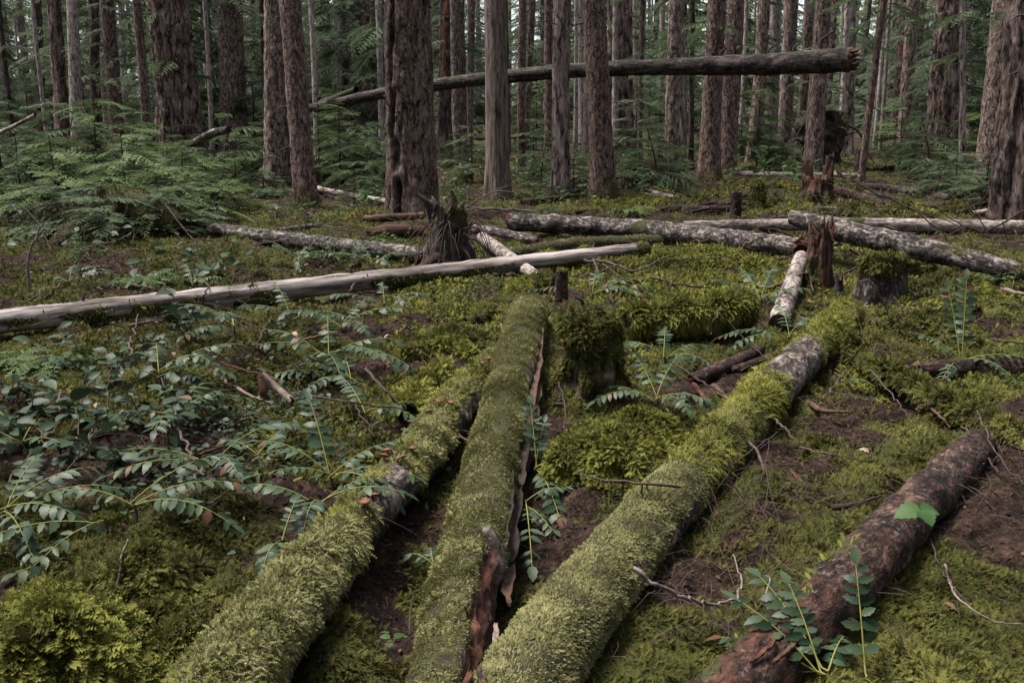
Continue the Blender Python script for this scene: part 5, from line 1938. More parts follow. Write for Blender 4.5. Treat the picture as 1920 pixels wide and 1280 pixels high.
def sapling(label, px, py, h, spread, tiers, seed, mat, fine=True, lean=0., name='young_hemlock_tree'):
    B = gpt(px, py)
    rg = np.random.default_rng(seed)
    o = plant_root(name, label, B, 'tree')
    C = spline(np.array([[0, 0, -.05], [lean * .3, 0, h * .4], [lean, rg.normal() * .05, h]]), 12)
    V, F = tubes([(C, .012 + .008 * h, .004)], 6)
    st = link('trunk', mesh('trunk', V, [F], TWIG_DARK), o)
    specs, bch = [], []
    for k in range(tiers):
        f = .22 + .78 * (k + rg.uniform(0, .7)) / tiers
        c = np.array([np.interp(f, np.linspace(0, 1, 12), C[:, a]) for a in range(3)])
        for _ in range(rg.integers(2, 5)):
            an = rg.uniform(0, 2 * PI)
            ln = spread * (1.12 - .75 * f) * rg.uniform(.55, 1.15)
            d = np.array([math.cos(an), math.sin(an), rg.uniform(-.12, .22)])
            bch.append((spline(np.array([c, c + d * ln * .5, c + d * ln * .9 + [0, 0, -.12 * ln]]), 5), .006, .002))
            specs.append((c + d * ln * .08, d, ln))
            for q in range(int(ln / .3)):
                f2 = rg.uniform(.25, .85)
                sd = rg.choice([-1, 1])
                d2 = d + np.array([-d[1], d[0], 0]) * sd * rg.uniform(.5, 1.1)
                specs.append((c + d * ln * f2 + [0, 0, -.1 * ln * f2 * f2], unit(d2), ln * .5 * (1.1 - f2 * .6)))
    V, F = tubes(bch, 4)
    link('branch', mesh('branch', V, [F], TWIG_DARK), o)
    bough_part(o, 'foliage', specs, mat, SPRAYS_FINE if fine else SPRAYS, seed)
    return o


# --- young hemlocks on the left and between the trunks
sapling('tall young hemlock spreading bright feathery boughs above the wide old stump', 185, 372, 1.55, 1.25, 11, 1, NEEDLE, lean=.05)
sapling('young hemlock with level boughs at the left edge', 40, 375, 1.05, 1.1, 8, 2, NEEDLE_DIM)
sapling('low young hemlock trailing light boughs before the great furrowed fir', 345, 378, .85, 1.15, 8, 3, NEEDLE)
sapling('small young hemlock brushing the foot of the stout scaly trunk', 445, 372, .62, .95, 6, 4, NEEDLE)
sapling('young hemlock behind the wide old stump, half in shade', 110, 352, 1.5, 1.0, 9, 5, NEEDLE_DIM)
sapling('small hemlock spray plant on the slope below the great furrowed fir', 300, 425, .5, .8, 5, 6, NEEDLE)
sapling('young hemlock filling the gap between the paired trunks and the flaking snag', 640, 352, 1.35, .85, 9, 7, NEEDLE)
sapling('short bushy hemlock at the left side of the flaking snag', 690, 345, .9, .7, 7, 8, NEEDLE_DIM)
sapling('slender hemlock seedling between the cedar and the mottled grey trunk', 1000, 332, 1.3, .8, 8, 9, NEEDLE_DIM)
sapling('young hemlock with sparse drooping sprays right of the knotted brown trunk', 1190, 345, 1.7, 1.0, 10, 10, NEEDLE_DIM)
sapling('young bright hemlock right of the close pair of trunks', 1418, 322, 1.75, 1.1, 11, 11, NEEDLE)
sapling('young hemlock left of the dark upturned root plate', 1440, 315, 1.1, .9, 8, 12, NEEDLE_DIM)
sapling('pale green hemlock in the gap right of the thin leaning tree', 1685, 322, 1.5, 1.0, 10, 13, NEEDLE)
sapling('hemlock sapling behind the slim greenish stem near the right edge', 1830, 318, 1.6, 1.0, 10, 14, NEEDLE)
sapling('small hemlock in front of the moss skirted trunk', 1240, 335, .8, .7, 6, 15, NEEDLE_DIM)
sapling('hemlock sapling between the flaking snag and the cedar', 885, 345, 1.0, .8, 7, 16, NEEDLE_DIM)
sapling('low hemlock spreading below the speckled trunk by the right edge', 1790, 372, .7, .9, 6, 17, NEEDLE_DIM)
sapling('far young hemlock right of the thick furrowed fir behind the hung up log', 1215, 290, 2.2, 1.3, 11, 19, NEEDLE_DIM, False)
sapling('far young hemlock behind the slim brown leaning trunk', 1005, 285, 2.2, 1.4, 11, 20, NEEDLE, False)
sapling('far young hemlock left of the reddish furrowed trunk', 60, 290, 2.4, 1.5, 11, 21, NEEDLE_DIM, False)
sapling('far young hemlock in the gap right of the great furrowed fir', 375, 300, 2.1, 1.2, 11, 22, NEEDLE_DIM, False)
sapling('far young hemlock behind the stout scaly trunk', 480, 300, 2.3, 1.3, 11, 23, NEEDLE_DIM, False)

for k, (lb, x_, y_, h_, sp_, m_) in enumerate([
    ('young hemlock hiding the wide old stump from its left side', 110, 412, .95, 1.3, NEEDLE), ('low hemlock sprays spilling over the wide old stump', 240, 408, 1.0, 1.3, NEEDLE),
    ('low hemlock boughs left of the flaky black and white log', 330, 412, .5, .9, NEEDLE_DIM), ('hemlock sprays arching low under the stout scaly trunk', 420, 398, .5, .8, NEEDLE),
    ('dark low hemlock standing right before the wide old stump', 200, 448, .55, .95, NEEDLE_DIM), ('dark low hemlock left of the wide old stump by the bare dead sapling', 120, 442, .5, .8, NEEDLE_DIM), ('dark low hemlock where the flaky log begins', 300, 440, .5, .8, NEEDLE_DIM),
    ('half shaded young hemlock at the far left edge', 5, 345, 1.5, 1.2, NEEDLE_DIM), ('bright young hemlock in front of the moss patched leaning trunk', 255, 345, 1.35, 1.2, NEEDLE),
    ('small hemlock left of the front paired trunk', 495, 372, .7, .7, NEEDLE_DIM), ('small hemlock between the front paired trunk and the flaking snag', 665, 375, .6, .7, NEEDLE_DIM),
    ('bushy young hemlock behind the paired trunks', 600, 330, 1.5, 1.0, NEEDLE), ('hemlock sapling under the pale grey birch like stem', 1235, 312, 1.1, .9, NEEDLE),
    ('hemlock sapling against the huge edge trunk', 1845, 385, .7, .8, NEEDLE_DIM), ('low brushy hemlock beside the mottled grey trunk', 1075, 362, .7, .7, NEEDLE_DIM)]):
    sapling(lb, x_, y_, h_, sp_, 8, 60 + k, m_)

# --- low brush under the far trunks: alike, in one group
proto = salal('low leafy bush in the dim undergrowth among the far trunks', 900, 330, 16, .55, .45, 90, .075, LEAF_LIGHT, name='undergrowth_bush', nl=11, lp=LEAF_S)
proto['group'] = 'bushes in the far undergrowth'
rg = np.random.default_rng(91)
n = 0
while n < 70:
    y = rg.uniform(13.5, 34)
    x = rg.uniform(-1, 1) * (.55 * y)
    if 1475 < 960 + FPX * x / y < 1595:
        continue
    if any((x - t[1][0]) ** 2 + (y - t[1][1]) ** 2 < .5 for t in TREE_AT):
        continue
    z = float(ground_z(np.array([x]), np.array([y]))[0])
    copy_tree(proto, (x, y, z), rg.uniform(0, 6.28), rg.uniform(.6, 1.3))
    n += 1
n = 0
while n < 22:
    y = rg.uniform(8.5, 13.5)
    x = rg.uniform(-1, .25) * (.5 * y)
    z = float(ground_z(np.array([x]), np.array([y]))[0])
    copy_tree(proto, (x, y, z), rg.uniform(0, 6.28), rg.uniform(.3, .55), 'knee high leafy bush in the mossy clearing before the trunks')
    n += 1
proto2 = sapling('ankle high hemlock seedling in the dim undergrowth among the far trunks', 760, 300, .75, .8, 6, 92, NEEDLE_DIM, False, name='hemlock_seedling_tree')
proto2['group'] = 'hemlock seedlings in the far undergrowth'
proto2['category'] = 'seedling'
n = 0
while n < 60:
    y = rg.uniform(14.5, 36)
    x = rg.uniform(-1, 1) * (.55 * y)
    if 1475 < 960 + FPX * x / y < 1595:
        continue
    if any((x - t[1][0]) ** 2 + (y - t[1][1]) ** 2 < .5 for t in TREE_AT):
        continue
    z = float(ground_z(np.array([x]), np.array([y]))[0])
    copy_tree(proto2, (x, y, z), rg.uniform(0, 6.28), rg.uniform(.6, 1.7))
    n += 1

# --- broad leaved shrubs at the left
for k, a in enumerate([
    ('dense broad leaved shrub below the left end of the weathered log', 130, 800, 12, .34, .42),
    ('broad leaved shrub with drooping big leaves at the left edge', 30, 760, 8, .36, .35),
    ('broad leaved shrub clump spilling toward the mossy slope hump', 250, 790, 9, .32, .36),
    ('upright broad leaved shrub touching the underside of the weathered log', 210, 690, 9, .36, .35),
    ('lower broad leaved shrub above the holly fronds at the left edge', 120, 880, 12, .30, .30),
    ('small broad leaved shrub in front of the moss slope hump', 300, 850, 9, .30, .25),
    ('broad leaved shrub peeping under the middle of the weathered log', 330, 660, 10, .32, .28),
]):
    salal(a[0], a[1], a[2], a[3], a[4], a[5], 200 + k)
for k, a in enumerate([
    ('thin tall sprig with a few pale blue green leaves by the flaky log', 395, 500, 4, .75, .25),
    ('sparse blue green leaved sprigs behind the weathered log, left part', 250, 515, 7, .55, .5),
    ('sparse blue green leaved sprigs between the flaky log and the weathered log', 480, 520, 9, .45, .5),
    ('tall leggy sprigs with round leaves at the left edge behind the weathered log', 70, 480, 8, .7, .5),
    ('light sprigs with roundish leaves in front of the wide old stump', 180, 455, 7, .6, .5),
    ('low leafy sprigs where the flaky log meets the dark stump', 650, 500, 9, .30, .4),
    ('leggy sprig with upright leaves in front of the front paired trunk', 540, 415, 4, .55, .25),
    ('leafy sprigs at the left edge below the thin pale pole', 30, 440, 7, .55, .5),
    ('leafy sprigs in front of the great furrowed fir', 400, 415, 5, .65, .4),
]):
    salal(a[0], a[1], a[2], a[3], a[4], a[5], 230 + k, .095, name='leafy_shrub', nl=5)
salal('dark green leafy bush between the straight cedar and the mottled grey trunk', 1000, 380, 14, .4, .5, 260, .07, LEAF_LIGHT, lp=LEAF_S, nl=10)
salal('leafy bush at the foot of the knotted brown trunk', 1090, 378, 12, .35, .4, 261, .07, LEAF_LIGHT, lp=LEAF_S, nl=10)
salal('lime tinted bush by the dim trunk behind the flaking snag', 870, 345, 12, .7, .4, 262, .07, LEAF_LIME, lp=LEAF_S, nl=10)
salal('lime leaved bush in front of the great furrowed fir', 335, 345, 10, 1.0, .4, 263, .06, LEAF_LIME, lp=LEAF_S, nl=10)
salal('lime leaved small bush among the posts in the far clearing', 1590, 345, 8, .6, .35, 264, .06, LEAF_LIME, lp=LEAF_S, nl=9)

# --- holly grape
holly('holly grape with long fronds right of the moss slope hump', 610, 690, [(200, 35, .55, .5), (160, 40, .5, .4), (20, 30, .55, .45), (-20, 25, .6, .5), (-70, 25, .5, .4), (-40, 35, .6, .5), (100, 40, .45, .3), (-110, 30, .45, .5)], 1)
holly('smaller holly grape behind, under the pale weathered log', 640, 625, [(190, 40, .45, .4), (10, 35, .5, .4), (-60, 30, .45, .4), (60, 40, .4, .3), (150, 30, .45, .4)], 2)
holly('holly grape under the weathered log beside the dark hollow', 545, 610, [(180, 35, .4, .4), (-20, 30, .45, .4), (-80, 30, .4, .4), (120, 45, .4, .3)], 3)
holly('holly grape rising left of the mushroom log with an upright frond', 622, 925, [(118, 55, .34, .2), (160, 40, .38, .4), (35, 35, .3, .3), (-40, 25, .34, .5), (-10, 32, .36, .45), (-150, 30, .3, .4)], 4)
holly('holly grape with a frond lying over the mushroom log', 600, 985, [(25, 40, .30, .45), (-5, 35, .34, .45), (170, 35, .3, .4), (-90, 30, .28, .5)], 5)
holly('holly grape hugging the left edge', 10, 1000, [(20, 35, .40, .45), (50, 35, .38, .4), (-10, 25, .36, .5), (-50, 20, .34, .5), (90, 40, .3, .3)], 6)
holly('holly grape spreading over the dark moss at lower left', 255, 985, [(15, 30, .36, .4), (40, 35, .34, .3), (-15, 25, .36, .5), (170, 30, .28, .4)], 7)
holly('single drooping holly grape frond at the bottom left', 200, 1010, [(205, 20, .50, .5), (240, 10, .3, .5)], 8)
holly('small holly grape leaning on the mushroom log near the bottom', 535, 1062, [(-95, 40, .22, .6), (-60, 35, .2, .5), (80, 45, .16, .2)], 9)
holly('holly grape between the middle log and the plump cushion', 1005, 905, [(12, 32, .30, .6), (75, 52, .24, .2), (100, 62, .26, .1), (-80, 12, .40, .3), (-62, 22, .26, .4)], 10)
holly('holly grape trailing down in the dark gap right of the middle log', 985, 985, [(-88, 8, .42, .25), (20, 35, .2, .5), (-60, 15, .2, .4)], 11)
holly('holly grape with arched fronds in front of the tall moss stump', 1232, 775, [(110, 45, .40, .3), (62, 42, .42, .35), (200, 35, .36, .5), (-30, 30, .34, .5), (-70, 35, .3, .5), (150, 30, .3, .4)], 12)
holly('small holly grape between the long hump and the broken branches', 1245, 690, [(30, 30, .38, .5), (160, 35, .36, .5), (-40, 30, .3, .5), (80, 40, .3, .3)], 13)
holly('blue green holly grape left of the short thick log piece', 1425, 590, [(150, 35, .42, .3), (60, 45, .45, .3), (-80, 30, .4, .5), (200, 30, .4, .4), (0, 35, .4, .4), (100, 40, .45, .3)], 14)
holly('holly grape between the short log piece and the long mossy log', 1478, 650, [(40, 40, .4, .4), (170, 30, .45, .5), (200, 25, .4, .5), (-40, 35, .3, .5), (90, 45, .35, .3)], 15)
holly('upright holly grape by the ragged end of the short reddish log', 1800, 705, [(95, 65, .42, .1), (70, 70, .48, .1), (-15, 25, .40, .4), (-130, 15, .36, .5), (150, 45, .3, .3), (-60, 20, .3, .5)], 16)
holly('holly grape sprays behind the tall moss stump', 1110, 565, [(10, 35, .5, .4), (40, 35, .5, .4), (170, 25, .45, .4), (0, 25, .6, .4), (80, 40, .4, .3), (-20, 30, .45, .5)], 17)
holly('holly grape at the bottom right with fresh upright fronds', 1545, 1300, [(140, 42, .30, .25), (122, 48, .33, .25), (105, 52, .27, .2), (160, 30, .26, .3), (60, 30, .2, .4)], 18, .0)
holly('single upright holly grape frond at the bottom right edge', 1628, 1300, [(86, 60, .30, .12), (-20, 35, .12, .4)], 19, .0)
holly('short holly grape frond peeking out left of the middle log', 815, 1085, [(150, 35, .13, .5), (100, 40, .13, .4)], 20)
holly('little holly grape by the foot of the small round post', 1640, 742, [(20, 35, .16, .4), (150, 35, .14, .4)], 21)
holly('holly grape frond in the moss above the mushroom log', 480, 870, [(20, 28, .28, .5), (60, 35, .26, .3), (150, 30, .22, .4)], 22)
holly('holly grape frond lying by the flat moss left of the mushroom log', 690, 790, [(30, 30, .30, .5), (120, 35, .34, .3), (-20, 25, .28, .5)], 23)
holly('low holly grape against the corner of the sloping log at the right edge', 1900, 540, [(160, 30, .5, .4), (180, 20, .45, .4), (60, 35, .4, .3)], 24)
holly('holly grape patch left of the dark stump', 700, 505, [(180, 35, .5, .4), (30, 35, .4, .4), (120, 40, .45, .3), (-60, 30, .4, .4)], 25)
holly('holly grape patch beneath the weathered log, close to its middle', 720, 590, [(180, 30, .45, .4), (-60, 30, .4, .4), (0, 35, .4, .4), (100, 40, .3, .3)], 26)

for k, (lb, x_, y_) in enumerate([
    ('holly grape in front of the broad leaved shrub at the left edge', 45, 850),
    ('holly grape between the broad leaved shrub and the pale stripped stick', 300, 720), ('holly grape fanned out below the broad leaved shrub clump', 330, 815),
    ('holly grape on the slope above the pale stripped stick', 440, 640), ('holly grape left of the arched mossy branch', 660, 720), ('holly grape on the brown litter left of the mushroom log', 400, 905),
    ('holly grape by the bent dead sapling behind the weathered log', 130, 545), ('holly grape behind the weathered log, right of the grass green fern', 360, 540), ('holly grape behind the weathered log below the flaky log', 560, 500)]):
    rg_ = np.random.default_rng(700 + k)
    holly(lb, x_, y_, [(rg_.uniform(0, 360), rg_.uniform(22, 45), rg_.uniform(.26, .48), rg_.uniform(.3, .5)) for _ in range(6)], 700 + k)

# three leaved plant over the brown log
B = base_of(1725, 1015)
o = plant_root('vanilla_leaf', 'single three lobed bright green leaf standing over the brown log', B)
top = hit(1728, 958, .20) - B
V, F = tubes([(spline(np.array([[0, 0, -.02], top * [.6, .6, .6] + [.01, 0, 0], top]), 7), .0018, .0012)], 5)
link('stem', mesh('stem', V, [F], STALK), o)
P = np.repeat(top[None], 3, 0)
V, F = place(*leaf_shape(.95, 11, .30, .38, serr=1), P, np.array([[-1, -.05, .05], [.95, .25, .1], [.15, -1, -.05]]), np.array([[0, -.35, 1.], [0, -.35, 1.], [0, -.2, 1.]]), np.array([.072, .060, .055]))
link('leaves', mesh('leaves', V, [F], LEAF_LIGHT), o)
salal('tiny bright leaf pair beside the brown log', 1700, 1062, 1, .06, .02, 301, .05, LEAF_LIGHT, name='seedling_plant', nl=3)
salal('small bright seedling in the moss right of the long mossy log', 1628, 744, 1, .10, .02, 302, .07, LEAF_SALAL, name='seedling_plant', nl=4)
salal('lone feathery green seedling in the dark gap by the middle log', 735, 1195, 2, .09, .04, 303, .035, LEAF_LIGHT, name='seedling_plant', nl=7)


# sword ferns
def fern(label, px, py, nf, ln, seed, mat=None):
    B = gpt(px, py)
    rg = np.random.default_rng(seed)
    o = plant_root('fern', label, B)
    for k in range(nf):
        C = arc(np.array([0, 0, .0]), 2 * PI * k / nf + rg.normal() * .3, math.radians(rg.uniform(35, 60)), ln * rg.uniform(.7, 1.1), .55, 12)
        V, F = tubes([(C, .003, .001)], 4)
        st = link('frond', mesh('frond', V, [F], STALK), o)
        V, F = frond(C, 16, ln * .20, rg, feather(4, .22, .1), .1, .1)
        link('leaflets', mesh('leaflets', V, [F], mat or NEEDLE), st)
    return o


fern('feathery fern tucked among the broad leaved shrubs at the left', 90, 700, 7, .42, 1)
fern('fern under the weathered log at the left edge', 20, 690, 6, .40, 2)
fern('fern in the grass green patch behind the weathered log', 270, 540, 7, .45, 3)
fern('fern on the mossy bank behind the lichen spotted log', 1190, 405, 6, .4, 4)
fern('fern frond by the sloping log at the right edge', 1850, 545, 4, .5, 5)
fern('fern before the speckled trunk near the right edge', 1830, 365, 6, .6, 6, NEEDLE_DIM)
# ------------------------------------------------------------------ sticks, chips, mushrooms
def stick(name, label, pts, w, mat, group=None, subs=(), cat='branch', taper=.35, depth=None):
    """a fallen stick along photo points (px, py, height above the floor)"""
    g0 = min(pts, key=lambda q: q[2])
    dep = depth or hit(g0[0], g0[1], g0[2])[1]

    def at(a, b, h):
        if dep > 5.2 and (h > .1 or depth):
            return at_depth(a, b, dep)
        return hit(a, b, h)
    P = np.array([at(*q) for q in pts])
    o = P[0].copy()
    C = spline(P - o, max(10, 5 * len(pts)))
    C[1:-1] += R.normal(size=(len(C) - 2, 3)) * np.linalg.norm(C[-1]) * .006
    r = .5 * metres(w, P[0])
    V, F = tubes([(C, r, r * taper)], 7)
    ob = tag(link(name, mesh(name, V, [F], mat), loc=o), label, cat, group)
    for q in subs:
        Q = np.array([at(*q_) for q_ in q]) - o
        V, F = tubes([(spline(Q, 8), r * .6, r * .25)], 6)
        link('side_twig', mesh('side_twig', V, [F], mat), ob)
    return ob


stick('fallen_branch', 'smooth grey hooked branch lying below the long mossy log', [(1188, 1064, .26), (1235, 1100, .22), (1290, 1122, .16), (1345, 1133, .10), (1380, 1118, .08), (1388, 1080, .07), (1375, 1040, .06)], 9, TWIG_GREY)
stick('fallen_branch', 'short crooked grey twig left of the rotting end of the brown log', [(1442, 1142, .05), (1436, 1115, .06), (1444, 1085, .08), (1432, 1078, .09)], 7, TWIG_GREY)
stick('fallen_branch', 'rust brown branch with hanging side twigs bridging to the long mossy log', [(1275, 912, .20), (1200, 905, .22), (1130, 898, .22), (1080, 888, .20)], 6, TWIG, subs=[[(1168, 905, .22), (1166, 940, .14), (1162, 968, .08)], [(1205, 906, .22), (1200, 930, .16), (1178, 975, .06), (1150, 1010, .03)], [(1125, 898, .22), (1118, 915, .18), (1122, 930, .15)], [(1212, 906, .2), (1216, 935, .12)]])
stick('fallen_branch', 'pale bent dead sapling standing at the left edge behind the weathered log', [(55, 548, 0), (52, 500, .22), (58, 468, .38), (76, 425, .58), (84, 395, .72)], 7, TWIG_GREY, subs=[[(76, 425, .58), (60, 405, .68), (40, 385, .76)], [(66, 448, .48), (82, 430, .56)]])
stick('fallen_branch', 'long thin pale twig arching across the moss right of the long mossy log', [(1632, 694, .12), (1668, 735, .13), (1700, 775, .10), (1722, 805, .04)], 3, TWIG, subs=[[(1700, 775, .1), (1732, 800, .06), (1722, 835, .03)]])
stick('fallen_branch', 'thin forked twig arching over the mossed over log near the right edge', [(1722, 762, .08), (1760, 752, .12), (1810, 768, .12), (1850, 805, .1), (1880, 850, .05)], 3, TWIG)
stick('fallen_branch', 'pale twig running past the upper end of the brown log', [(1832, 770, .16), (1870, 850, .14), (1925, 910, .10)], 3, TWIG)
stick('fallen_branch', 'forked grey twig in the moss right of the brown log', [(1745, 1010, .02), (1762, 1060, .05), (1790, 1100, .05), (1830, 1150, .03)], 3, TWIG, subs=[[(1790, 1100, .05), (1800, 1160, .02)]])
stick('fallen_branch', 'lichen pale twig at the right below the brown log', [(1772, 1058, .02), (1790, 1110, .05), (1850, 1158, .04), (1930, 1172, .02)], 5, TWIG_GREY)
stick('fallen_branch', 'brown twig standing among the fresh bottom right fronds', [(1690, 1245, .0), (1692, 1200, .06), (1675, 1170, .09), (1655, 1150, .12)], 4, TWIG)
stick('fallen_branch', 'reddish branch with a twiggy end on the mossy bank right of the weathered log', [(1095, 488, .10), (1140, 492, .08), (1185, 508, .05), (1215, 498, .06), (1262, 478, .06)], 7, TWIG, subs=[[(1112, 486, .1), (1122, 510, .06), (1126, 535, .02)], [(1130, 495, .08), (1165, 520, .02)]])
stick('fallen_branch', 'short upright forked twig on the mossy swell', [(1258, 562, .0), (1254, 545, .07), (1268, 515, .22)], 6, TWIG, subs=[[(1254, 545, .07), (1245, 510, .25)]])
stick('fallen_branch', 'thin black twig standing on the mossy swell', [(1245, 545, .05), (1238, 520, .16), (1228, 470, .42)], 3, TWIG_DARK)
stick('fallen_branch', 'long thin bent twig between the square stump and the long mossy log', [(1608, 528, .12), (1634, 528, .16), (1655, 568, .12), (1672, 610, .06), (1680, 638, .02)], 3, TWIG)
stick('fallen_branch', 'short pale twig standing right of the square stump', [(1697, 600, .0), (1690, 575, .10), (1676, 556, .18)], 3, TWIG)
stick('fallen_branch', 'thin pale twig slanting in front of the broken branches', [(1432, 668, .02), (1395, 635, .12), (1362, 598, .25)], 3, TWIG_GREY)
stick('fallen_branch', 'grey twig with lichen between the cushion and the long mossy log', [(1300, 838, .03), (1330, 805, .08), (1345, 778, .10), (1375, 765, .1)], 6, TWIG_DARK)
stick('fallen_branch', 'grey twig lying in the bottom left moss near the corner hummock', [(203, 1130, .03), (222, 1085, .08), (228, 1040, .12), (240, 1010, .13)], 5, TWIG_GREY, subs=[[(218, 1100, .07), (245, 1120, .03)]])
stick('fallen_branch', 'dark forked twig in the moss above the lower hummock', [(300, 1140, .04), (350, 1165, .06), (400, 1190, .03)], 5, TWIG_DARK)
stick('fallen_branch', 'short split stub twig standing in the lower left moss', [(268, 1130, .0), (276, 1112, .05), (284, 1098, .08)], 5, TWIG)
stick('fallen_branch', 'thin bent twig rising in the dark gap between the two left mossy logs', [(768, 1190, .02), (770, 1150, .06), (776, 1110, .1), (792, 1085, .14)], 5, TWIG_DARK)
stick('fallen_branch', 'dead twig arching in front of the dark stump toward the cedar', [(838, 415, .35), (880, 385, .5), (930, 360, .62), (985, 362, .5), (1005, 378, .35)], 4, TWIG, depth=9.)
stick('fallen_branch', 'long low dead branch lying from the dark stump toward the red broken end', [(868, 388, .10), (930, 392, .10), (1000, 396, .06), (1030, 404, .02)], 6, TWIG_GREY)
stick('fallen_branch', 'bare forked dead branch slanting over the pale straight log at right', [(1570, 322, .8), (1600, 340, .66), (1700, 388, .4), (1760, 430, .2), (1792, 472, .05)], 4, TWIG, subs=[[(1700, 388, .4), (1790, 420, .2), (1840, 470, .05)], [(1655, 366, .5), (1690, 330, .7), (1668, 285, 1.0)]])
stick('fallen_branch', 'tall thin dead twig standing in the clearing behind the torn red stump', [(1660, 372, .1), (1652, 345, .3), (1670, 330, .45), (1648, 285, .75)], 3, TWIG)
stick('fallen_branch', 'tangle of thin dark twigs at the right edge over the pale straight log', [(1920, 395, .35), (1850, 432, .2), (1800, 420, .3), (1760, 395, .45)], 4, TWIG_DARK, subs=[[(1850, 432, .2), (1830, 400, .4), (1800, 352, .7)], [(1850, 432, .2), (1868, 470, .02)], [(1800, 420, .3), (1815, 455, .1), (1850, 470, .03)], [(1880, 415, .3), (1890, 455, .05)]])
stick('fallen_branch', 'pale dead pole leaning among the far trunks before the root plate', [(1468, 288, 0), (1490, 262, .55), (1512, 220, 1.5)], 3, TWIG, depth=22)
stick('fallen_branch', 'thin bare arching sapling stem right of the knotted brown trunk', [(1150, 190, 2.2), (1190, 200, 2.0), (1235, 245, 1.2), (1260, 285, .5)], 3, TWIG_GREY, depth=15)
stick('fallen_branch', 'dead brushy twig pile stick by the paired trunks', [(590, 380, .05), (630, 355, .3), (680, 325, .6)], 3, TWIG, subs=[[(630, 355, .3), (650, 375, .1)], [(610, 368, .2), (600, 335, .5)]])
stick('fallen_branch', 'curved bare twig left of the flaky log', [(306, 380, .5), (330, 410, .3), (352, 438, .12), (372, 458, .02)], 5, TWIG_GREY)
stick('fallen_branch', 'thin pale twig slanting in front of the young hemlock', [(185, 248, 1.3), (210, 275, 1.0), (235, 302, .7)], 3, TWIG_GREY, depth=10)
stick('fallen_branch', 'broken orange stick lying in the left moss', [(232, 868, .04), (252, 852, .06), (268, 840, .07)], 13, WOOD_RED, taper=.8)
stick('fallen_branch', 'thin red stick lying in the leaf litter left of the mushroom log', [(346, 862, .03), (390, 846, .05), (428, 832, .05)], 8, WOOD_RED)
stick('fallen_branch', 'pale stripped stick leaning on the mossy slope', [(548, 753, .02), (520, 728, .07), (490, 702, .14)], 15, WOOD_PALE, taper=.9)
stick('fallen_branch', 'rotten red block of wood under the pale stripped stick', [(497, 748, .0), (494, 728, .05), (488, 700, .11)], 20, WOOD_RED, taper=.8)
stick('fallen_branch', 'thin yellowish stick with moss left of the pale stripped stick', [(446, 728, .06), (470, 742, .05), (510, 756, .02)], 7, WOOD_PALE)
stick('fallen_branch', 'dark red wood piece in the hollow beside the long mossy log', [(1515, 755, .03), (1545, 770, .05), (1590, 772, .05)], 13, WOOD_BROWN)
stick('fallen_branch', 'red splinter lying below the broken branches', [(1300, 722, .02), (1318, 742, .04), (1340, 765, .02)], 12, WOOD_RED)
stick('fallen_branch', 'grey bark piece lying below the broken branches', [(1338, 725, .02), (1360, 745, .04), (1382, 760, .02)], 15, WOOD_BROWN)
stick('fallen_branch', 'long bare twig lying across the moss above the brown log', [(1500, 838, .05), (1560, 852, .08), (1620, 862, .08), (1700, 880, .04)], 4, TWIG)
stick('fallen_branch', 'reddish split twig lying in the needle litter under the long mossy log', [(1470, 870, .04), (1500, 900, .05), (1530, 925, .03)], 8, WOOD_RED)
stick('fallen_branch', 'dark lichen branch lying left of the brown log middle', [(1560, 952, .03), (1600, 945, .05), (1650, 930, .04)], 14, WOOD_DARK)
stick('fallen_branch', 'small pale lichen stick in the moss left of the brown log', [(1412, 1032, .03), (1440, 1028, .03), (1464, 1020, .03)], 9, TWIG_GREY)
stick('fallen_branch', 'pinkish broken stick at the right edge above the short reddish log', [(1866, 537, .04), (1895, 546, .05), (1930, 552, .05)], 12, WOOD_PALE)
stick('fallen_branch', 'pale lichen stick beyond the mossed over log at the right edge', [(1815, 762, .03), (1850, 770, .05), (1900, 780, .03)], 6, TWIG_GREY)
# a thicket of fine dead twigs below the long mossy log
rg = np.random.default_rng(31)
ch = []
for (px, py, sx, sy, n, hh) in [(1360, 960, 50, 60, 34, .22), (1400, 1030, 70, 70, 40, .08), (1320, 1180, 90, 70, 40, .08), (640, 370, 60, 22, 60, .5), (900, 400, 60, 20, 60, .4), (1780, 410, 110, 45, 90, .6), (1600, 640, 40, 30, 40, .08), (470, 385, 60, 25, 45, .4), (1340, 355, 60, 20, 30, .3), (1140, 720, 30, 30, 20, .1), (560, 1020, 40, 30, 16, .08), (1020, 350, 60, 20, 30, .4), (1840, 900, 50, 60, 40, .08), (1500, 395, 120, 25, 60, .3), (1250, 420, 120, 20, 50, .25), (300, 470, 120, 40, 50, .25), (760, 420, 60, 25, 50, .3), (1700, 640, 100, 60, 50, .1), (420, 640, 80, 60, 30, .1), (560, 800, 90, 60, 40, .08), (350, 900, 90, 50, 50, .06), (1560, 880, 70, 60, 40, .1), (1450, 1150, 90, 70, 40, .06), (120, 430, 90, 40, 40, .4), (1000, 560, 120, 40, 30, .12)]:
    for _ in range(n):
        a = hit(px + rg.normal() * sx, py + rg.normal() * sy)
        if a[1] > 22:
            continue
        ln = (.08 + .035 * a[1]) * rg.uniform(.5, 1.4)
        an = rg.uniform(0, 2 * PI)
        d = np.array([math.cos(an), math.sin(an), 0])
        z0 = float(ground_z(a[None, 0], a[None, 1], False)[0])
        p0 = np.array([a[0], a[1], z0 + .01])
        p2 = p0 + d * ln + [0, 0, hh * rg.random() ** 1.5]
        p1 = (p0 + p2) / 2 + rg.normal(size=3) * ln * .14 + [0, 0, .12 * ln]
        ch.append((spline(np.array([p0, p1, p2]), 6), .0009 + .00022 * a[1], .0005))
V, F = tubes(ch, 4)
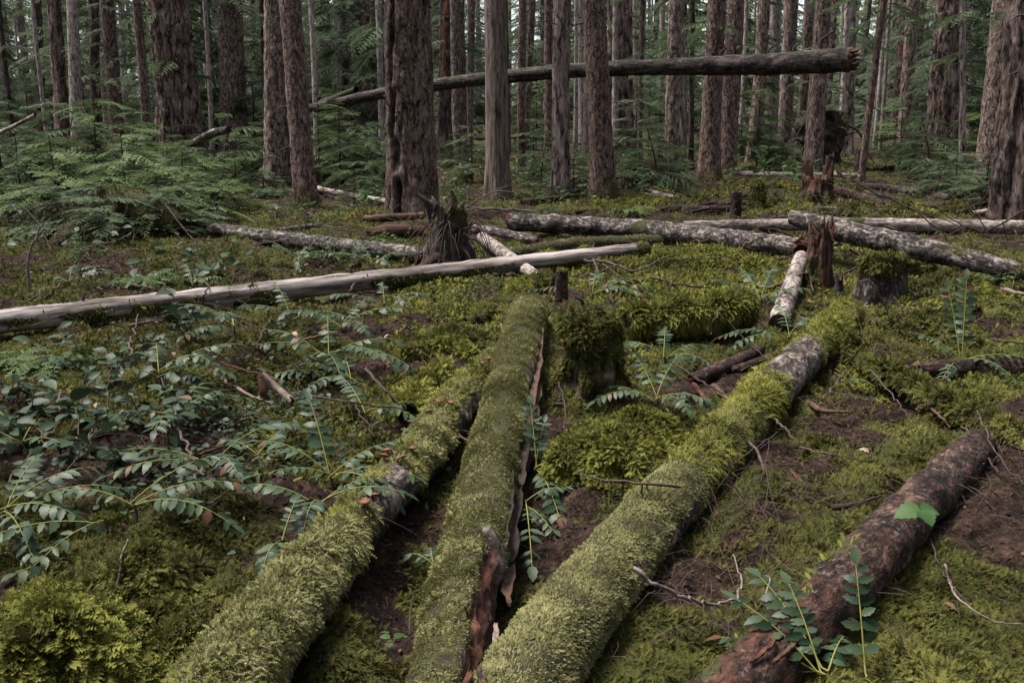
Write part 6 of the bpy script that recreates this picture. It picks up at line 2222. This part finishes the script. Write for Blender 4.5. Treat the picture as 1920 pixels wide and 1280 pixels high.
tag(link('dead_twigs', mesh('dead_twigs', V, [F], TWIG)), 'tangles of fine bare dead twigs over the ground', 'twigs', kind='stuff')

# short dead sticks strewn over the moss, alike and in one group
rg = np.random.default_rng(41)
for k in range(90):
    py = 330 + 520 * rg.random() ** 2.2
    px = rg.uniform(20, 1900)
    sc = (py - 180) / 300
    ln = rg.uniform(35, 120) * sc
    an = rg.uniform(-.5, .5) if py < 450 else rg.uniform(-PI / 2, PI / 2)
    dx, dy = math.cos(an) * ln / 2, math.sin(an) * ln / 2 * (.35 if py < 500 else .6)
    h = .05 + .05 * rg.random()
    stick('dead_stick', 'dead brown stick lying loose among the many strewn over the moss', [(px - dx, py - dy, h), (px + rg.normal() * 4, py + rg.normal() * 3, h + .03), (px + dx, py + dy, h)], rg.uniform(3, 6) * min(1.1, max(.6, sc)), (TWIG, TWIG_DARK, WOOD_BROWN, TWIG_DARK, TWIG)[k % 5], 'dead sticks strewn over the moss', cat='stick', taper=.6)

# --- mushrooms on the bending log
from mathutils.bvhtree import BVHTree
bv = BVHTree.FromPolygons([tuple(v) for v in (L9.V.reshape(-1, 3) + L9.o)], [tuple(int(i) for i in f) for f in grid_faces(L9.n, L9.nt)])
bv8 = BVHTree.FromPolygons([tuple(v) for v in (L8.V.reshape(-1, 3) + L8.o)], [tuple(int(i) for i in f) for f in grid_faces(L8.n, L8.nt)])


def cap_mesh(r, seed):
    t = np.linspace(0, 1, 8)
    prof = [(r * .12, -.1 * r), (r * .8, -.05 * r), (r * 1., .05 * r), (r * .96, .2 * r), (r * .78, .38 * r), (r * .5, .50 * r), (r * .22, .55 * r), (.0005, .56 * r)]
    th = np.linspace(0, 2 * PI, 16, endpoint=False)
    rg = np.random.default_rng(seed)
    w = 1 + .08 * np.sin(2 * th + rg.uniform(0, 6)) + .05 * np.sin(3 * th + rg.uniform(0, 6))
    g = np.array([np.stack([a * np.cos(th) * w, a * np.sin(th) * w, b + 0 * th], -1) for a, b in prof])
    return g, grid_faces(8, 16)


MUSHROOMS = [(772, 851, 13, 'lone dark mushroom cap, the one set apart highest on the log bend'), (728, 855, 16, 'upper cap of the mushroom pair on the log edge'), (721, 866, 15, 'lower cap of the mushroom pair on the log edge'),
             (746, 869, 9, 'smaller of the two mushrooms just below the lone dark cap'), (755, 867, 11, 'larger of the two mushrooms just below the lone dark cap'), (684, 953, 20, 'widest mushroom cap above the bare dark patch of the log'), (703, 940, 14, 'mushroom cap just above the widest one'),
             (822, 761, 11, 'mushroom at the upper end of the bending log near its crest'), (845, 763, 10, 'mushroom next to the dark bark gap on the bending log'), (916, 680, 12, 'rusty mushroom where the two mossy logs touch'), (905, 688, 8, 'tiny mushroom beside the rusty one where the two logs touch'), (806, 780, 10, 'mushroom in the moss just left of the crest')]
for k, (px, py, w, lb) in enumerate(MUSHROOMS):
    d = ray(px, py)
    d_ = Vector(unit(d).tolist())
    h_ = bv.ray_cast(Vector((0, 0, CAM_H)), d_)
    h8 = bv8.ray_cast(Vector((0, 0, CAM_H)), d_)
    if h8[0] is not None and (h_[0] is None or h8[3] < h_[3]):
        h_ = h8
    if h_[0] is None:
        continue
    p = np.array(h_[0])
    r = .62 * metres(w, p)
    nrm = unit(np.array(h_[1]) * .5 + [0, -.2, 1.])
    o = plant_root('mushroom', lb, p, 'mushroom', 'small brown mushrooms on the mossy log')
    V, F = tubes([(np.array([[0, 0, -.01], nrm * .012, nrm * .022]), r * .28, r * .25)], 8)
    link('stem', mesh('stem', V, [F], MUSH_STEM), o)
    g, F = cap_mesh(r, k)
    c = link('cap', mesh('cap', g, [F], MUSH), o)
    c.location = Vector((nrm * .022).tolist())
    c.rotation_euler = (R.normal() * .25 - .15, R.normal() * .25, 0)
EXPOSURE = 2.62
# ------------------------------------------------------------------ light, sky, camera
w = bpy.data.worlds.new('World')
S.world = w
w.use_nodes = True
nt = w.node_tree
nt.nodes.clear()
SUN_EL, SUN_AZ = math.radians(68), math.radians(-75)      # azimuth from +Y toward +X
sky = nt.nodes.new('ShaderNodeTexSky')
sky.sky_type = 'NISHITA'
sky.sun_disc = False
sky.sun_elevation = SUN_EL
sky.sun_rotation = SUN_AZ
sky.air_density = 1.0
sky.dust_density = 3.
hs = nt.nodes.new('ShaderNodeHueSaturation')
hs.inputs['Saturation'].default_value = .40
bg = nt.nodes.new('ShaderNodeBackground')
bg.inputs['Strength'].default_value = .05
wo = nt.nodes.new('ShaderNodeOutputWorld')
nt.links.new(sky.outputs[0], hs.inputs['Color'])
nt.links.new(hs.outputs[0], bg.inputs[0])
nt.links.new(bg.outputs[0], wo.inputs[0])
sl = bpy.data.lights.new('sun', 'SUN')
sl.energy = 1.5
sl.angle = math.radians(20)
sl.color = (1., .95, .88)
so = bpy.data.objects.new('sun', sl)
COL.objects.link(so)
sd = Vector((math.sin(SUN_AZ) * math.cos(SUN_EL), math.cos(SUN_AZ) * math.cos(SUN_EL), math.sin(SUN_EL)))
so.rotation_euler = sd.to_track_quat('Z', 'Y').to_euler()
so.location = (0, 0, 20)
cam = bpy.data.cameras.new('camera')
cam.sensor_width = 36
cam.lens = 36 * FPX / 1920
cam.clip_end = 600
cam.clip_start = .05
co = bpy.data.objects.new('camera', cam)
COL.objects.link(co)
co.location = (0, 0, CAM_H)
co.rotation_euler = (math.radians(90) - PITCH, 0, 0)
S.camera = co
S.view_settings.view_transform = 'Standard'
S.view_settings.look = 'None'
S.view_settings.exposure = EXPOSURE
S.view_settings.gamma = 1
S.cycles.use_denoising = True
S.cycles.max_bounces = 5
S.cycles.diffuse_bounces = 1
S.cycles.transmission_bounces = 3
S.cycles.glossy_bounces = 2
